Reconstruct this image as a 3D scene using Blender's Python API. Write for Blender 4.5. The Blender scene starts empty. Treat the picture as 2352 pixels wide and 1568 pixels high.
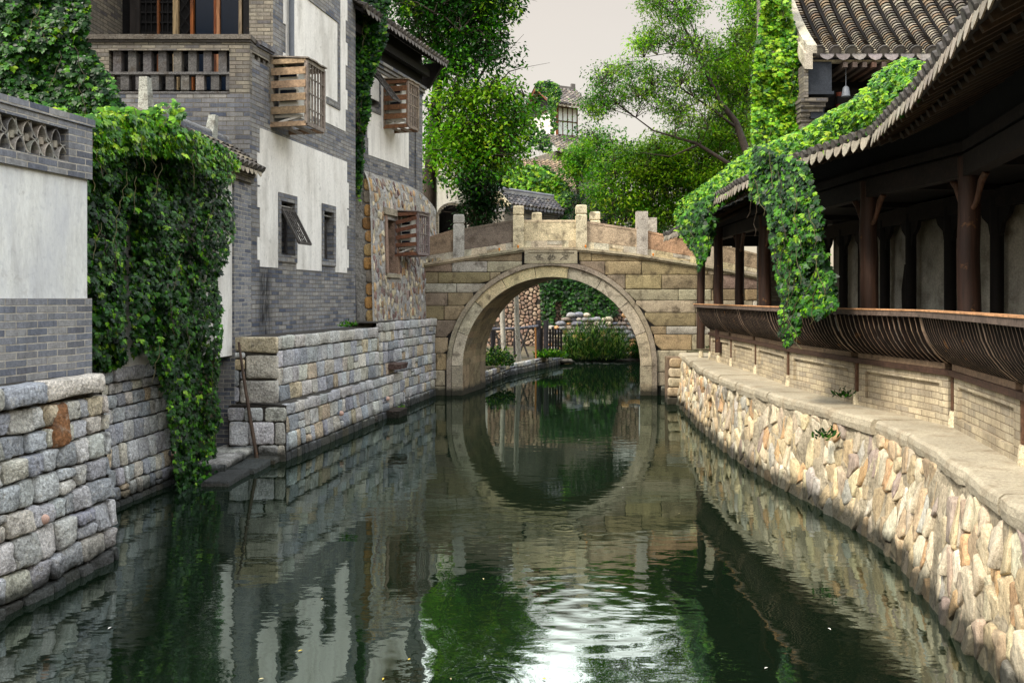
import bpy, math, random
import numpy as np
from mathutils import Vector, noise as mn
V = Vector
SC = bpy.context.scene
COL = SC.collection
R = random.Random(11)
NR = np.random.RandomState(5)
# ---------------------------------------------------------------- camera, world, sun, exposure
F = 2000.0; CX = 1176.0; HY = 685.0; H = 2.72     # pinhole of a 2352 px wide picture, eye height above the water
cam = bpy.data.cameras.new('camera'); cam.lens = 36 * F / 2352; cam.sensor_width = 36
cam.shift_y = -(784 - HY) / 2352; cam.clip_start = 0.05; cam.clip_end = 2000
co = bpy.data.objects.new('camera', cam); COL.objects.link(co)
co.location = (0, 0, H); co.rotation_euler = (math.radians(90), 0, 0); SC.camera = co
wd = bpy.data.worlds.new('World'); SC.world = wd; wd.use_nodes = True
wt = wd.node_tree; wt.nodes.clear()
SUN_EL, SUN_AZ = math.radians(48), math.radians(232)   # azimuth clockwise from +Y: the sun stands behind the camera, to the left
sky = wt.nodes.new('ShaderNodeTexSky'); sky.sky_type = 'NISHITA'; sky.sun_disc = False
sky.sun_elevation = SUN_EL; sky.sun_rotation = SUN_AZ; sky.air_density = 1.0; sky.dust_density = 4.0
bg1 = wt.nodes.new('ShaderNodeBackground'); bg1.inputs[1].default_value = 0.05
wt.links.new(sky.outputs[0], bg1.inputs[0])
# overcast veil: pale cloud, plus an unseen bright band added to brighten the water
tc = wt.nodes.new('ShaderNodeTexCoord'); sx = wt.nodes.new('ShaderNodeSeparateXYZ'); wt.links.new(tc.outputs['Generated'], sx.inputs[0])
rp = wt.nodes.new('ShaderNodeValToRGB'); wt.links.new(sx.outputs[2], rp.inputs[0])
rp.color_ramp.elements[0].position = 0.326; rp.color_ramp.elements[0].color = (0.345, 0.281, 0.190, 1)
em = rp.color_ramp.elements.new(0.392); em.color = (2.1, 2.05, 1.95, 1)
em = rp.color_ramp.elements.new(0.5); em.color = (1.34, 1.41, 1.46, 1)
rp.color_ramp.elements[-1].position = 1.0; rp.color_ramp.elements[-1].color = (0.90, 0.97, 1.06, 1)
nz = wt.nodes.new('ShaderNodeTexNoise'); nz.inputs['Scale'].default_value = 2.2; nz.inputs['Detail'].default_value = 5
mpn = wt.nodes.new('ShaderNodeMapping'); mpn.inputs['Scale'].default_value = (1, 1, 3.5)
wt.links.new(tc.outputs['Generated'], mpn.inputs[0]); wt.links.new(mpn.outputs[0], nz.inputs[0])
nr = wt.nodes.new('ShaderNodeMapRange'); nr.inputs[3].default_value = 0.9; nr.inputs[4].default_value = 1.1
wt.links.new(nz.outputs[0], nr.inputs[0])
mx = wt.nodes.new('ShaderNodeVectorMath'); mx.operation = 'SCALE'
wt.links.new(rp.outputs[0], mx.inputs[0]); wt.links.new(nr.outputs[0], mx.inputs['Scale'])
bg2 = wt.nodes.new('ShaderNodeBackground'); bg2.inputs[1].default_value = 1.0
wt.links.new(mx.outputs[0], bg2.inputs[0])
ad = wt.nodes.new('ShaderNodeAddShader'); wo = wt.nodes.new('ShaderNodeOutputWorld')
wt.links.new(bg1.outputs[0], ad.inputs[0]); wt.links.new(bg2.outputs[0], ad.inputs[1]); wt.links.new(ad.outputs[0], wo.inputs[0])
sl = bpy.data.lights.new('sun', 'SUN'); sl.energy = 2.4; sl.angle = math.radians(10); sl.color = (1, 0.93, 0.82)
so = bpy.data.objects.new('sun', sl); COL.objects.link(so)
sd = V((math.sin(SUN_AZ) * math.cos(SUN_EL), math.cos(SUN_AZ) * math.cos(SUN_EL), math.sin(SUN_EL)))
so.rotation_euler = (-sd).to_track_quat('-Z', 'Y').to_euler(); so.location = sd * 60
SC.view_settings.view_transform = 'Standard'; SC.view_settings.look = 'None'
SC.view_settings.gamma = 1; SC.view_settings.use_curve_mapping = False
SC.view_settings.exposure = 0.93
SC.cycles.max_bounces = 6; SC.cycles.transparent_max_bounces = 4; SC.cycles.caustics_reflective = False
SC.cycles.sample_clamp_indirect = 6

# ---------------------------------------------------------------- helpers
def P(px, py, Y): return V(((px - CX) * Y / F, Y, H - (py - HY) * Y / F))
def lin(c):
    return tuple(((x / 255) / 12.92 if x / 255 <= .04045 else ((x / 255 + .055) / 1.055) ** 2.4) for x in c)
def vary(c, a=.12, hue=.03):
    k = 1 + R.uniform(-a, a)
    return tuple(max(0, x * k * (1 + R.uniform(-hue, hue))) for x in c)
def lerp(a, b, t): return a + (b - a) * t
def n1(x, s=0.0): return mn.noise(V((x, s * 7.31, s * 3.17)))

class Frame:
    """a vertical plane: origin, direction t, outward normal n = (ty,-tx)"""
    def __init__(s, x, y, tx, ty):
        l = math.hypot(tx, ty); s.x, s.y, s.tx, s.ty = x, y, tx / l, ty / l; s.n = V((s.ty, -s.tx, 0)); s.t = V((s.tx, s.ty, 0))
    def __call__(s, u, v, d=0): return V((s.x + s.tx * u + s.n.x * d, s.y + s.ty * u + s.n.y * d, v))
    def off(s, d): return Frame(s.x + s.n.x * d, s.y + s.n.y * d, s.tx, s.ty)
    def px(s, px, py=0):
        a = (px - CX) / F
        u = (a * s.y - s.x) / (s.tx - a * s.ty); Y = s.y + s.ty * u
        return u, H - (py - HY) * Y / F
    def u(s, px): return s.px(px)[0]
    def v(s, px, py): return s.px(px, py)[1]

class MB:
    def __init__(s): s.v = []; s.f = []; s.c = []; s.m = []; s.s = []
    def add(s, vs, fs, col=None, m=0, smooth=False):
        i = len(s.v); s.v += [tuple(p) for p in vs]
        for f in fs:
            s.f.append([i + k for k in f]); s.c.append(col or (.5, .5, .5)); s.m.append(m); s.s.append(smooth)
    def poly(s, pts, col=None, m=0): s.add(pts, [list(range(len(pts)))], col, m)
    def box(s, fr, u0, u1, v0, v1, d0, d1, col=None, m=0):
        p = [fr(u, v, d) for d in (d0, d1) for v in (v0, v1) for u in (u0, u1)]
        s.add(p, [(0, 2, 3, 1), (4, 5, 7, 6), (0, 1, 5, 4), (2, 6, 7, 3), (0, 4, 6, 2), (1, 3, 7, 5)], col, m)
    def hexa(s, p, col=None, m=0):   # p: 4 bottom corners then 4 top corners
        s.add(p, [(3, 2, 1, 0), (4, 5, 6, 7), (0, 1, 5, 4), (1, 2, 6, 5), (2, 3, 7, 6), (3, 0, 4, 7)], col, m)
    def beam(s, a, b, w, h, col=None, m=0, up=V((0, 0, 1))):
        a, b = V(a), V(b); t = (b - a).normalized(); sd = t.cross(up)
        if sd.length < 1e-4: sd = t.cross(V((0, 1, 0)))
        sd.normalize(); uu = sd.cross(t).normalized()
        s.hexa([a - sd * w / 2 - uu * h / 2, a + sd * w / 2 - uu * h / 2, b + sd * w / 2 - uu * h / 2, b - sd * w / 2 - uu * h / 2,
                a - sd * w / 2 + uu * h / 2, a + sd * w / 2 + uu * h / 2, b + sd * w / 2 + uu * h / 2, b - sd * w / 2 + uu * h / 2], col, m)
    def tube(s, pts, rad, n=8, col=None, m=0, cap=True, smooth=True):
        pts = [V(p) for p in pts]; vs = []
        if not hasattr(rad, '__len__'): rad = [rad] * len(pts)
        ref = None
        for i, p in enumerate(pts):
            t = (pts[min(i + 1, len(pts) - 1)] - pts[max(i - 1, 0)]).normalized()
            if ref is None: ref = t.orthogonal().normalized()
            a = (ref - t * ref.dot(t)).normalized(); ref = a; b = t.cross(a)
            for k in range(n):
                an = 2 * math.pi * k / n; vs.append(p + (a * math.cos(an) + b * math.sin(an)) * rad[i])
        fs = [(i * n + k, i * n + (k + 1) % n, (i + 1) * n + (k + 1) % n, (i + 1) * n + k) for i in range(len(pts) - 1) for k in range(n)]
        s.add(vs, fs, col, m, smooth)
        if cap: s.add(vs[:n], [list(range(n))[::-1]], col, m); s.add(vs[-n:], [list(range(n))], col, m)
    def lathe(s, c, prof, n=12, col=None, m=0):
        vs = []; c = V(c)
        for r, z in prof:
            for k in range(n): an = 2 * math.pi * k / n; vs.append(c + V((r * math.cos(an), r * math.sin(an), z)))
        fs = [(i * n + k, i * n + (k + 1) % n, (i + 1) * n + (k + 1) % n, (i + 1) * n + k) for i in range(len(prof) - 1) for k in range(n)]
        s.add(vs, fs, col, m, True); s.add(vs[-n:], [list(range(n))], col, m)
    def build(s, name, mats, parent=None, **tags):
        if not isinstance(mats, (list, tuple)): mats = [mats]
        L = V(parent['_base']) if parent is not None else V(tags.pop('base', s.v[0]))
        me = bpy.data.meshes.new(name)
        vv = np.array(s.v, dtype=np.float64) - np.array(L)
        me.from_pydata(vv.tolist(), [], s.f)
        for x in mats: me.materials.append(x)
        me.polygons.foreach_set('material_index', s.m); me.polygons.foreach_set('use_smooth', s.s)
        at = me.attributes.new('col', 'FLOAT_COLOR', 'FACE')
        c = np.ones((len(s.c), 4), dtype=np.float32); c[:, :3] = np.array(s.c); at.data.foreach_set('color', c.ravel())
        # metric box-projected uv
        uvl = me.uv_layers.new(name='uv'); nl = len(me.loops)
        nrm = np.zeros(len(me.polygons) * 3); me.polygons.foreach_get('normal', nrm); nrm = nrm.reshape(-1, 3)
        lt = np.zeros(len(me.polygons), dtype=np.int32); me.polygons.foreach_get('loop_total', lt)
        vi = np.zeros(nl, dtype=np.int32); me.loops.foreach_get('vertex_index', vi)
        nn = np.repeat(nrm, lt, axis=0); co_ = vv[vi] + np.array(L)
        hz = np.abs(nn[:, 2]) > .8
        tx, ty = -nn[:, 1], nn[:, 0]; ln = np.maximum(np.hypot(tx, ty), 1e-6); tx, ty = tx / ln, ty / ln
        u = np.where(hz, co_[:, 0], co_[:, 0] * tx + co_[:, 1] * ty); v = np.where(hz, co_[:, 1], co_[:, 2])
        uvl.data.foreach_set('uv', np.stack([u, v], 1).ravel())
        me.update()
        return link(name, me, L, parent, tags)

def link(name, me, L, parent, tags):
    o = bpy.data.objects.new(name, me); COL.objects.link(o)
    if parent is not None:
        o.parent = parent; o['_base'] = parent['_base']
    else:
        o.location = L; o['_base'] = tuple(L)
    for k, x in tags.items():
        if x: o[{'cat': 'category'}.get(k, k)] = x
    return o
def thing(name, label, cat, base, group=None):
    o = bpy.data.objects.new(name, None); COL.objects.link(o); o.location = base; o['_base'] = tuple(base); o.empty_display_size = .2
    o['label'] = label; o['category'] = cat
    if group: o['group'] = group
    return o
def copy_thing(root, d, label=None):
    def cp(o, par):
        c = o.copy(); COL.objects.link(c); c.parent = par
        for k in [x for x in bpy.data.objects if x.parent == o]: cp(k, c)
        return c
    c = cp(root, None); c.location = root.location + V(d); c['_base'] = tuple(c.location)
    if label: c['label'] = label
    return c

# ---- leaves: numpy batches, each leaf two folded quads
LEAF = np.array([(0, 0, 0), (-.30, .30, -.07), (-.25, .66, -.10), (0, 1, -.18), (.25, .66, -.10), (.30, .30, -.07)])
def leaf_object(name, pos, nrm, tip, size, col, mat, parent=None, width=1.0, **tags):
    pos = np.asarray(pos, float); nrm = np.asarray(nrm, float); tip = np.asarray(tip, float); size = np.asarray(size, float)
    N = len(pos)
    tip = tip / np.linalg.norm(tip, axis=1, keepdims=True)
    sd_ = np.cross(tip, nrm); sd_ /= np.maximum(np.linalg.norm(sd_, axis=1, keepdims=True), 1e-6); nn = np.cross(sd_, tip)
    L = np.array(parent['_base'] if parent is not None else pos.mean(0))
    if parent is None: L[2] = pos[:, 2].min()
    vs = (pos[:, None, :] - L + size[:, None, None] * (LEAF[None, :, 0:1] * width * sd_[:, None, :] + LEAF[None, :, 1:2] * tip[:, None, :] + LEAF[None, :, 2:3] * nn[:, None, :]))
    me = bpy.data.meshes.new(name); me.vertices.add(N * 6); me.vertices.foreach_set('co', vs.ravel())
    idx = np.array([[0, 3, 2, 1], [0, 5, 4, 3]])[None] + (np.arange(N) * 6)[:, None, None]
    me.loops.add(N * 8); me.loops.foreach_set('vertex_index', idx.ravel().astype(np.int32))
    me.polygons.add(N * 2); me.polygons.foreach_set('loop_start', (np.arange(N * 2) * 4).astype(np.int32))
    me.materials.append(mat)
    at = me.attributes.new('col', 'FLOAT_COLOR', 'FACE')
    c = np.ones((N * 2, 4), dtype=np.float32); c[:, :3] = np.repeat(np.asarray(col), 2, axis=0); at.data.foreach_set('color', c.ravel())
    me.update(calc_edges=True)
    return link(name, me, V(L), parent, tags)

# ---------------------------------------------------------------- materials
def nt(name):
    m = bpy.data.materials.new(name); m.use_nodes = True; t = m.node_tree; t.nodes.clear()
    o = t.nodes.new('ShaderNodeOutputMaterial'); b = t.nodes.new('ShaderNodeBsdfPrincipled'); t.links.new(b.outputs[0], o.inputs[0])
    return m, t, b, o
def N(t, ty, **kw):
    n = t.nodes.new('ShaderNode' + ty)
    for k, v in kw.items():
        if k.startswith('i_'): n.inputs[k[2:].replace('_', ' ')].default_value = v
        else: setattr(n, k, v)
    return n
def pos(t, st=(1, 1, 1)):
    g = N(t, 'NewGeometry'); m = N(t, 'Mapping'); m.inputs['Scale'].default_value = st; t.links.new(g.outputs['Position'], m.inputs[0]); return m.outputs[0]
def noi(t, vec, scale, detail=4, rough=.55):
    n = N(t, 'TexNoise'); n.inputs['Scale'].default_value = scale; n.inputs['Detail'].default_value = detail; n.inputs['Roughness'].default_value = rough
    t.links.new(vec, n.inputs[0]); return n.outputs[0]
def mr(t, val, a, b, c, d):
    n = N(t, 'MapRange'); 
    for i, x in enumerate((a, b, c, d)): n.inputs[i + 1].default_value = x
    t.links.new(val, n.inputs[0]); return n.outputs[0]
def mixc(t, fac, a, b, mode='MIX'):
    n = N(t, 'Mix'); n.data_type = 'RGBA'; n.blend_type = mode
    for sock, x in ((n.inputs[0], fac), (n.inputs[6], a), (n.inputs[7], b)):
        if isinstance(x, bpy.types.NodeSocket): t.links.new(x, sock)
        elif isinstance(x, tuple): sock.default_value = x + (1,)
        else: sock.default_value = x
    return n.outputs[2]
def scl(t, col, k):
    n = N(t, 'VectorMath'); n.operation = 'SCALE'
    if isinstance(col, tuple): n.inputs[0].default_value = col
    else: t.links.new(col, n.inputs[0])
    if isinstance(k, bpy.types.NodeSocket): t.links.new(k, n.inputs['Scale'])
    else: n.inputs['Scale'].default_value = k
    return n.outputs[0]
def math_(t, op, a, b):
    n = N(t, 'Math'); n.operation = op
    for i, x in enumerate((a, b)):
        if isinstance(x, bpy.types.NodeSocket): t.links.new(x, n.inputs[i])
        else: n.inputs[i].default_value = x
    return n.outputs[0]
def bump(t, b, h, strength, dist=.02):
    n = N(t, 'Bump'); n.inputs['Strength'].default_value = strength; n.inputs['Distance'].default_value = dist
    t.links.new(h, n.inputs['Height']); t.links.new(n.outputs[0], b.inputs['Normal'])

def surf(name, base=None, rough=.85, big=(1.2, .25), fine=(35, .3), stretch=(1, 1, 1), bmp=(30, .5, .01), tint=None, tint2=None, wet=False, spec=.25, speckle=0):
    m, t, b, o = nt(name)
    p = pos(t, stretch); q = pos(t)
    if base is None:
        a = N(t, 'Attribute'); a.attribute_name = 'col'; c = a.outputs['Color']
    else: c = base
    k1 = mr(t, noi(t, p, big[0], 3), .3, .7, 1 - big[1], 1 + big[1]); k2 = mr(t, noi(t, p, fine[0], 5, .65), .3, .7, 1 - fine[1], 1 + fine[1])
    c = scl(t, c, math_(t, 'MULTIPLY', k1, k2))
    if tint:   # (colour, scale, low, high, amount)
        c = mixc(t, mr(t, noi(t, p, tint[1], 6, .6), tint[2], tint[3], 0, tint[4]), c, tint[0])
    if tint2: c = mixc(t, mr(t, noi(t, q, tint2[1], 6, .6), tint2[2], tint2[3], 0, tint2[4]), c, tint2[0])
    if speckle:
        c = scl(t, c, mr(t, noi(t, q, 120, 2, .9), .38, .62, 1 - speckle, 1 + speckle))
    if name.startswith('plaster'):   # rain streaks and fine cracks
        c = mixc(t, mr(t, noi(t, pos(t, (3, 3, .5)), 1.6, 8, .72), .46, .80, 0, .5), c, lin((134, 130, 122)))
        c = mixc(t, mr(t, noi(t, q, 2.6, 9, .72), .60, .66, 0, .35), c, lin((150, 146, 138)))
    if wet:    # dark weed and tide line just above the water
        s = N(t, 'SeparateXYZ'); t.links.new(q, s.inputs[0])
        zz = math_(t, 'SUBTRACT', s.outputs[2], math_(t, 'MULTIPLY', noi(t, q, 5, 4), .30))
        c = mixc(t, mr(t, zz, -.02, .13, .9, 0), c, lin((28, 30, 22)))
    t.links.new(c, b.inputs['Base Color']); b.inputs['Roughness'].default_value = rough
    b.inputs['Specular IOR Level'].default_value = spec
    h = math_(t, 'ADD', noi(t, p, bmp[0], 8, .65), math_(t, 'MULTIPLY', noi(t, q, bmp[0] * .25, 5), 1.2)); bump(t, b, h, bmp[1], bmp[2])
    return m
def brick(name, pal, mortar, w=.26, h=.072, ms=.007, var=.25, stain=None, bmp=.7, big=.2, streak=None):
    m, t, b, o = nt(name)
    uv = N(t, 'UVMap'); br = N(t, 'TexBrick')
    # wobble the courses a little
    wob = N(t, 'VectorMath'); wob.operation = 'MULTIPLY_ADD'
    nz_ = N(t, 'TexNoise'); nz_.inputs['Scale'].default_value = 1.7; t.links.new(uv.outputs[0], nz_.inputs[0])
    t.links.new(nz_.outputs['Color'], wob.inputs[0]); wob.inputs[1].default_value = (.02, .022, 0); t.links.new(uv.outputs[0], wob.inputs[2])
    wb2 = N(t, 'VectorMath'); wb2.operation = 'MULTIPLY_ADD'; nz2 = N(t, 'TexNoise'); nz2.inputs['Scale'].default_value = 28; t.links.new(uv.outputs[0], nz2.inputs[0])
    t.links.new(nz2.outputs['Color'], wb2.inputs[0]); wb2.inputs[1].default_value = (.007, .006, 0); t.links.new(wob.outputs[0], wb2.inputs[2])
    t.links.new(wb2.outputs[0], br.inputs['Vector'])
    br.inputs['Color1'].default_value = (0, 0, 0, 1); br.inputs['Color2'].default_value = (1, 1, 1, 1); br.inputs['Mortar'].default_value = (.5, .5, .5, 1)
    br.inputs['Scale'].default_value = 1; br.inputs['Brick Width'].default_value = w; br.inputs['Row Height'].default_value = h
    br.inputs['Mortar Size'].default_value = ms; br.inputs['Mortar Smooth'].default_value = .3; br.inputs['Bias'].default_value = 0
    rmp = N(t, 'ValToRGB'); rmp.color_ramp.interpolation = 'LINEAR'
    el = rmp.color_ramp.elements
    while len(el) < len(pal): el.new(.5)
    for i, c in enumerate(pal): el[i].position = i / (len(pal) - 1); el[i].color = lin(c) + (1,)
    t.links.new(br.outputs['Color'], rmp.inputs[0])
    q = pos(t); c = scl(t, rmp.outputs[0], mr(t, noi(t, q, 40, 4, .7), .3, .7, 1 - var, 1 + var))
    c = scl(t, c, mr(t, noi(t, q, .9, 4, .6), .3, .7, 1 - big, 1 + big))
    # streaky firing marks in the brick faces
    c = scl(t, c, mr(t, noi(t, pos(t, (14, 14, 2)), 1, 4, .6), .3, .7, .8, 1.2))
    mc = scl(t, lin(mortar), mr(t, noi(t, q, 9, 4), .3, .7, .55, 1.25))
    c = mixc(t, br.outputs['Fac'], c, mc)
    if streak:   # the dark run of damp on the wall below one place
        sp = N(t, 'SeparateXYZ'); t.links.new(q, sp.inputs[0]); dd = math_(t, 'ABSOLUTE', math_(t, 'SUBTRACT', sp.outputs[1], streak[0]), 0)
        k_ = math_(t, 'MULTIPLY', mr(t, dd, .08, .34, 1, 0), mr(t, sp.outputs[2], streak[1], streak[1] - .25, 0, 1)); k_ = math_(t, 'MULTIPLY', k_, mr(t, noi(t, pos(t, (1, 1, .3)), 7, 5, .7), .36, .55, .1, .92))
        c = mixc(t, k_, c, lin((30, 30, 32)))
    if stain: c = mixc(t, mr(t, noi(t, pos(t, (1, 1, .35)), stain[1], 6, .6), stain[2], stain[3], 0, stain[4]), c, lin(stain[0]))
    t.links.new(c, b.inputs['Base Color']); b.inputs['Roughness'].default_value = .88; b.inputs['Specular IOR Level'].default_value = .2
    hh = math_(t, 'ADD', math_(t, 'MULTIPLY', mr(t, br.outputs['Fac'], 0, 1, 1, 0), 1.0), math_(t, 'MULTIPLY', noi(t, q, 45, 6), .5))
    bump(t, b, hh, bmp, .012)
    return m
def leafmat(name, trans=.35, rough=.45):
    m, t, b, o = nt(name); a = N(t, 'Attribute'); a.attribute_name = 'col'
    c = scl(t, a.outputs['Color'], mr(t, noi(t, pos(t), 25, 2), .3, .7, .85, 1.15))
    t.links.new(c, b.inputs['Base Color']); b.inputs['Roughness'].default_value = rough; b.inputs['Specular IOR Level'].default_value = .2
    tr = N(t, 'BsdfTranslucent'); c2 = mixc(t, 1.0, c, (1.0, 1.25, .35), 'MULTIPLY'); t.links.new(c2, tr.inputs[0])
    mx_ = N(t, 'MixShader'); mx_.inputs[0].default_value = trans
    t.links.new(b.outputs[0], mx_.inputs[1]); t.links.new(tr.outputs[0], mx_.inputs[2]); t.links.new(mx_.outputs[0], o.inputs[0])
    return m

M = {}
M['plaster'] = surf('plaster', lin((228, 224, 216)), big=(.8, .10), fine=(50, .12), stretch=(1, 1, .4), bmp=(55, .35, .006),
                    tint=(lin((164, 158, 146)), 1.6, .5, .74, .7), tint2=(lin((118, 110, 98)), 9, .6, .75, .35))
M['plaster_blue'] = surf('plaster_blue', lin((216, 216, 210)), big=(.9, .12), fine=(40, .09), stretch=(1, 1, .35), bmp=(50, .4, .006),
                         tint=(lin((176, 178, 184)), 2.2, .42, .68, .7), tint2=(lin((150, 152, 156)), 14, .55, .75, .35))
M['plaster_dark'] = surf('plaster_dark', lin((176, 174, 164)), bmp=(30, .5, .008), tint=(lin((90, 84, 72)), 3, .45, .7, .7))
M['brick_blue'] = brick('brick_blue', [(82, 86, 97), (118, 120, 126), (135, 134, 132), (102, 106, 115), (140, 138, 135), (72, 76, 88)], (168, 162, 150),
                        stain=((58, 56, 54), .8, .56, .74, .55))
M['brick_warm'] = brick('brick_warm', [(112, 105, 95), (132, 126, 112), (95, 92, 89), (139, 131, 115), (122, 115, 105), (82, 80, 82)], (92, 86, 76), ms=.009,
                        stain=((60, 54, 46), .9, .5, .72, .7))
M['brick_house'] = brick('brick_house', [(89, 92, 103), (129, 127, 125), (108, 111, 118), (141, 138, 132), (122, 122, 123), (75, 81, 94), (134, 131, 126)], (112, 106, 96), h=.082, w=.3, ms=.009,
                         stain=((74, 70, 64), .7, .56, .78, .5), streak=(16.15, 3.42))
M['brick_cream'] = brick('brick_cream', [(170, 158, 132), (180, 166, 138), (162, 150, 126), (146, 136, 118), (176, 164, 138)], (134, 120, 98), w=.27, h=.075, ms=.006,
                         stain=((110, 96, 76), 1.4, .5, .7, .6))
M['stone'] = surf('stone', None, big=(3, .24), fine=(34, .5), bmp=(20, 1, .035), tint=(lin((74, 70, 66)), 7, .54, .72, .6), tint2=(lin((196, 188, 168)), 12, .56, .72, .45), wet=True, speckle=.3)
M['stone_rough'] = surf('stone_rough', None, big=(3, .2), fine=(40, .3), stretch=(1, 1, .5), bmp=(16, 1.0, .035), tint=(lin((84, 72, 58)), 7, .54, .72, .55), tint2=(lin((200, 184, 152)), 5, .52, .7, .3), wet=True, speckle=.2)
M['mortar'] = surf('mortar', lin((66, 62, 56)), big=(2, .3), fine=(30, .35), bmp=(14, 1, .04), wet=True)
M['mortar_pale'] = surf('mortar_pale', lin((164, 152, 128)), big=(1.5, .25), fine=(26, .3), bmp=(9, 1, .06), tint=(lin((98, 88, 70)), 2.5, .48, .7, .8), wet=True)
M['mortar_grey'] = surf('mortar_grey', lin((160, 156, 148)), big=(1.5, .25), fine=(26, .35), bmp=(9, 1, .05), tint=(lin((96, 90, 84)), 3, .48, .7, .7), wet=True)
M['mortar_dark'] = surf('mortar_dark', lin((34, 31, 28)), bmp=(14, 1, .03), wet=True)
M['granite'] = surf('granite', None, big=(2.5, .2), fine=(42, .45), bmp=(40, 1, .014), tint=(lin((66, 56, 44)), 4, .52, .7, .75), speckle=.35, wet=True)
M['slab'] = surf('slab', lin((166, 156, 134)), big=(1.2, .2), fine=(35, .22), bmp=(24, .9, .016), tint=(lin((122, 104, 78)), 3.2, .5, .72, .6), speckle=.12, wet=True)
M['wood'] = surf('wood', None, rough=.7, big=(2, .2), fine=(14, .45), stretch=(1.4, 1.4, 1.4), bmp=(20, .5, .006), tint=(lin((48, 38, 30)), 8, .5, .75, .6))
M['wood_v'] = surf('wood_v', None, rough=.6, big=(3, .25), fine=(22, .5), stretch=(1, 1, .08), bmp=(30, .6, .006), tint=(lin((24, 16, 12)), 14, .5, .68, .85), tint2=(lin((150, 106, 60)), 7, .64, .74, .6))
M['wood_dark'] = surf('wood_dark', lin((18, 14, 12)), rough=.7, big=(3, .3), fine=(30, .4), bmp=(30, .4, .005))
M['tile'] = surf('tile', None, rough=.8, big=(2, .25), fine=(30, .35), bmp=(40, .5, .006), tint=(lin((140, 122, 92)), 5, .58, .75, .6))
M['glass_dark'] = surf('glass_dark', lin((8, 22, 38)), rough=.25, big=(1, .1), fine=(5, .1), bmp=(2, .02, .002), spec=.18)
M['dark_slate'] = surf('dark_slate', lin((40, 44, 50)), rough=.8)
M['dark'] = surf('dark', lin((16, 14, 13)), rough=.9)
M['paper'] = surf('paper', lin((205, 212, 205)), rough=.4, big=(3, .1), fine=(30, .05), bmp=(2, .05, .002), spec=.5)
M['metal'] = surf('metal', lin((104, 108, 114)), rough=.5, big=(3, .15), fine=(30, .12), bmp=(20, .1, .002))
M['white'] = surf('white', lin((214, 212, 204)), rough=.5, big=(3, .1), fine=(30, .1), bmp=(20, .1, .002))
M['pink'] = surf('pink', lin((196, 160, 142)), rough=.6, big=(8, .2), fine=(60, .2), bmp=(60, .3, .003))
M['orange'] = surf('orange', lin((214, 130, 20)), rough=.35, big=(8, .1), fine=(60, .1), bmp=(20, .1, .002), spec=.5)
M['bark'] = surf('bark', lin((52, 44, 36)), big=(4, .3), fine=(30, .4), stretch=(1, 1, .3), bmp=(25, .8, .02))
M['ground'] = surf('ground', lin((92, 82, 64)), big=(.6, .3), fine=(14, .35), bmp=(10, .8, .03), tint=(lin((52, 66, 30)), .8, .48, .66, .8))
M['bed'] = surf('bed', lin((20, 26, 16)), big=(.5, .3), fine=(6, .3))
M['leaf'] = leafmat('leaf', .22, .42); M['leaf_tree'] = leafmat('leaf_tree', .34, .5)

def water_mat():
    m, t, b, o = nt('water')
    g = N(t, 'NewGeometry'); s = N(t, 'SeparateXYZ'); t.links.new(g.outputs['Position'], s.inputs[0])
    x, y = s.outputs[0], s.outputs[1]
    n_a = noi(t, pos(t, (1.0, 1.9, 1)), 2.3, 2, .5); n_b = noi(t, pos(t, (1, 1.7, 1)), 9, 3, .55)
    calm = mr(t, noi(t, pos(t), .35, 2), .40, .62, .25, 1.0)
    h = math_(t, 'ADD', math_(t, 'MULTIPLY', n_a, 1.0), math_(t, 'MULTIPLY', n_b, .13))
    calm = math_(t, 'MULTIPLY', calm, mr(t, y, 8, 22, 1, .3))
    h = math_(t, 'MULTIPLY', h, calm)
    def ring(cx, cy, k, rad, amp):
        d = math_(t, 'SQRT', math_(t, 'ADD', math_(t, 'POWER', math_(t, 'SUBTRACT', x, cx), 2), math_(t, 'POWER', math_(t, 'SUBTRACT', y, cy), 2)), 0)
        w = math_(t, 'SINE', math_(t, 'MULTIPLY', d, k), 0)
        return math_(t, 'MULTIPLY', w, mr(t, d, 0, rad, amp, 0))
    h = math_(t, 'ADD', h, ring(-.15, 6.15, 62, .5, .10))
    h = math_(t, 'ADD', h, ring(.65, 7.6, 26, 2.3, .10))
    h = math_(t, 'ADD', h, ring(.62, 10.35, 55, .40, .12))
    bn = N(t, 'Bump'); bn.inputs['Strength'].default_value = .2; bn.inputs['Distance'].default_value = .03; t.links.new(h, bn.inputs['Height'])
    gl = N(t, 'BsdfGlossy'); gl.inputs['Color'].default_value = (.80, .91, .86, 1); gl.inputs['Roughness'].default_value = .0
    t.links.new(bn.outputs[0], gl.inputs['Normal'])
    b.inputs['Base Color'].default_value = lin((14, 24, 14)) + (1,); b.inputs['Roughness'].default_value = .4; b.inputs['Specular IOR Level'].default_value = 0
    fr = N(t, 'Fresnel'); fr.inputs[0].default_value = 1.9; t.links.new(bn.outputs[0], fr.inputs['Normal'])
    fac = mr(t, fr.outputs[0], .1, .8, .34, .40)
    mx_ = N(t, 'MixShader'); t.links.new(fac, mx_.inputs[0]); t.links.new(b.outputs[0], mx_.inputs[1]); t.links.new(gl.outputs[0], mx_.inputs[2]); t.links.new(mx_.outputs[0], o.inputs[0])
    return m
M['water'] = water_mat()

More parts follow.
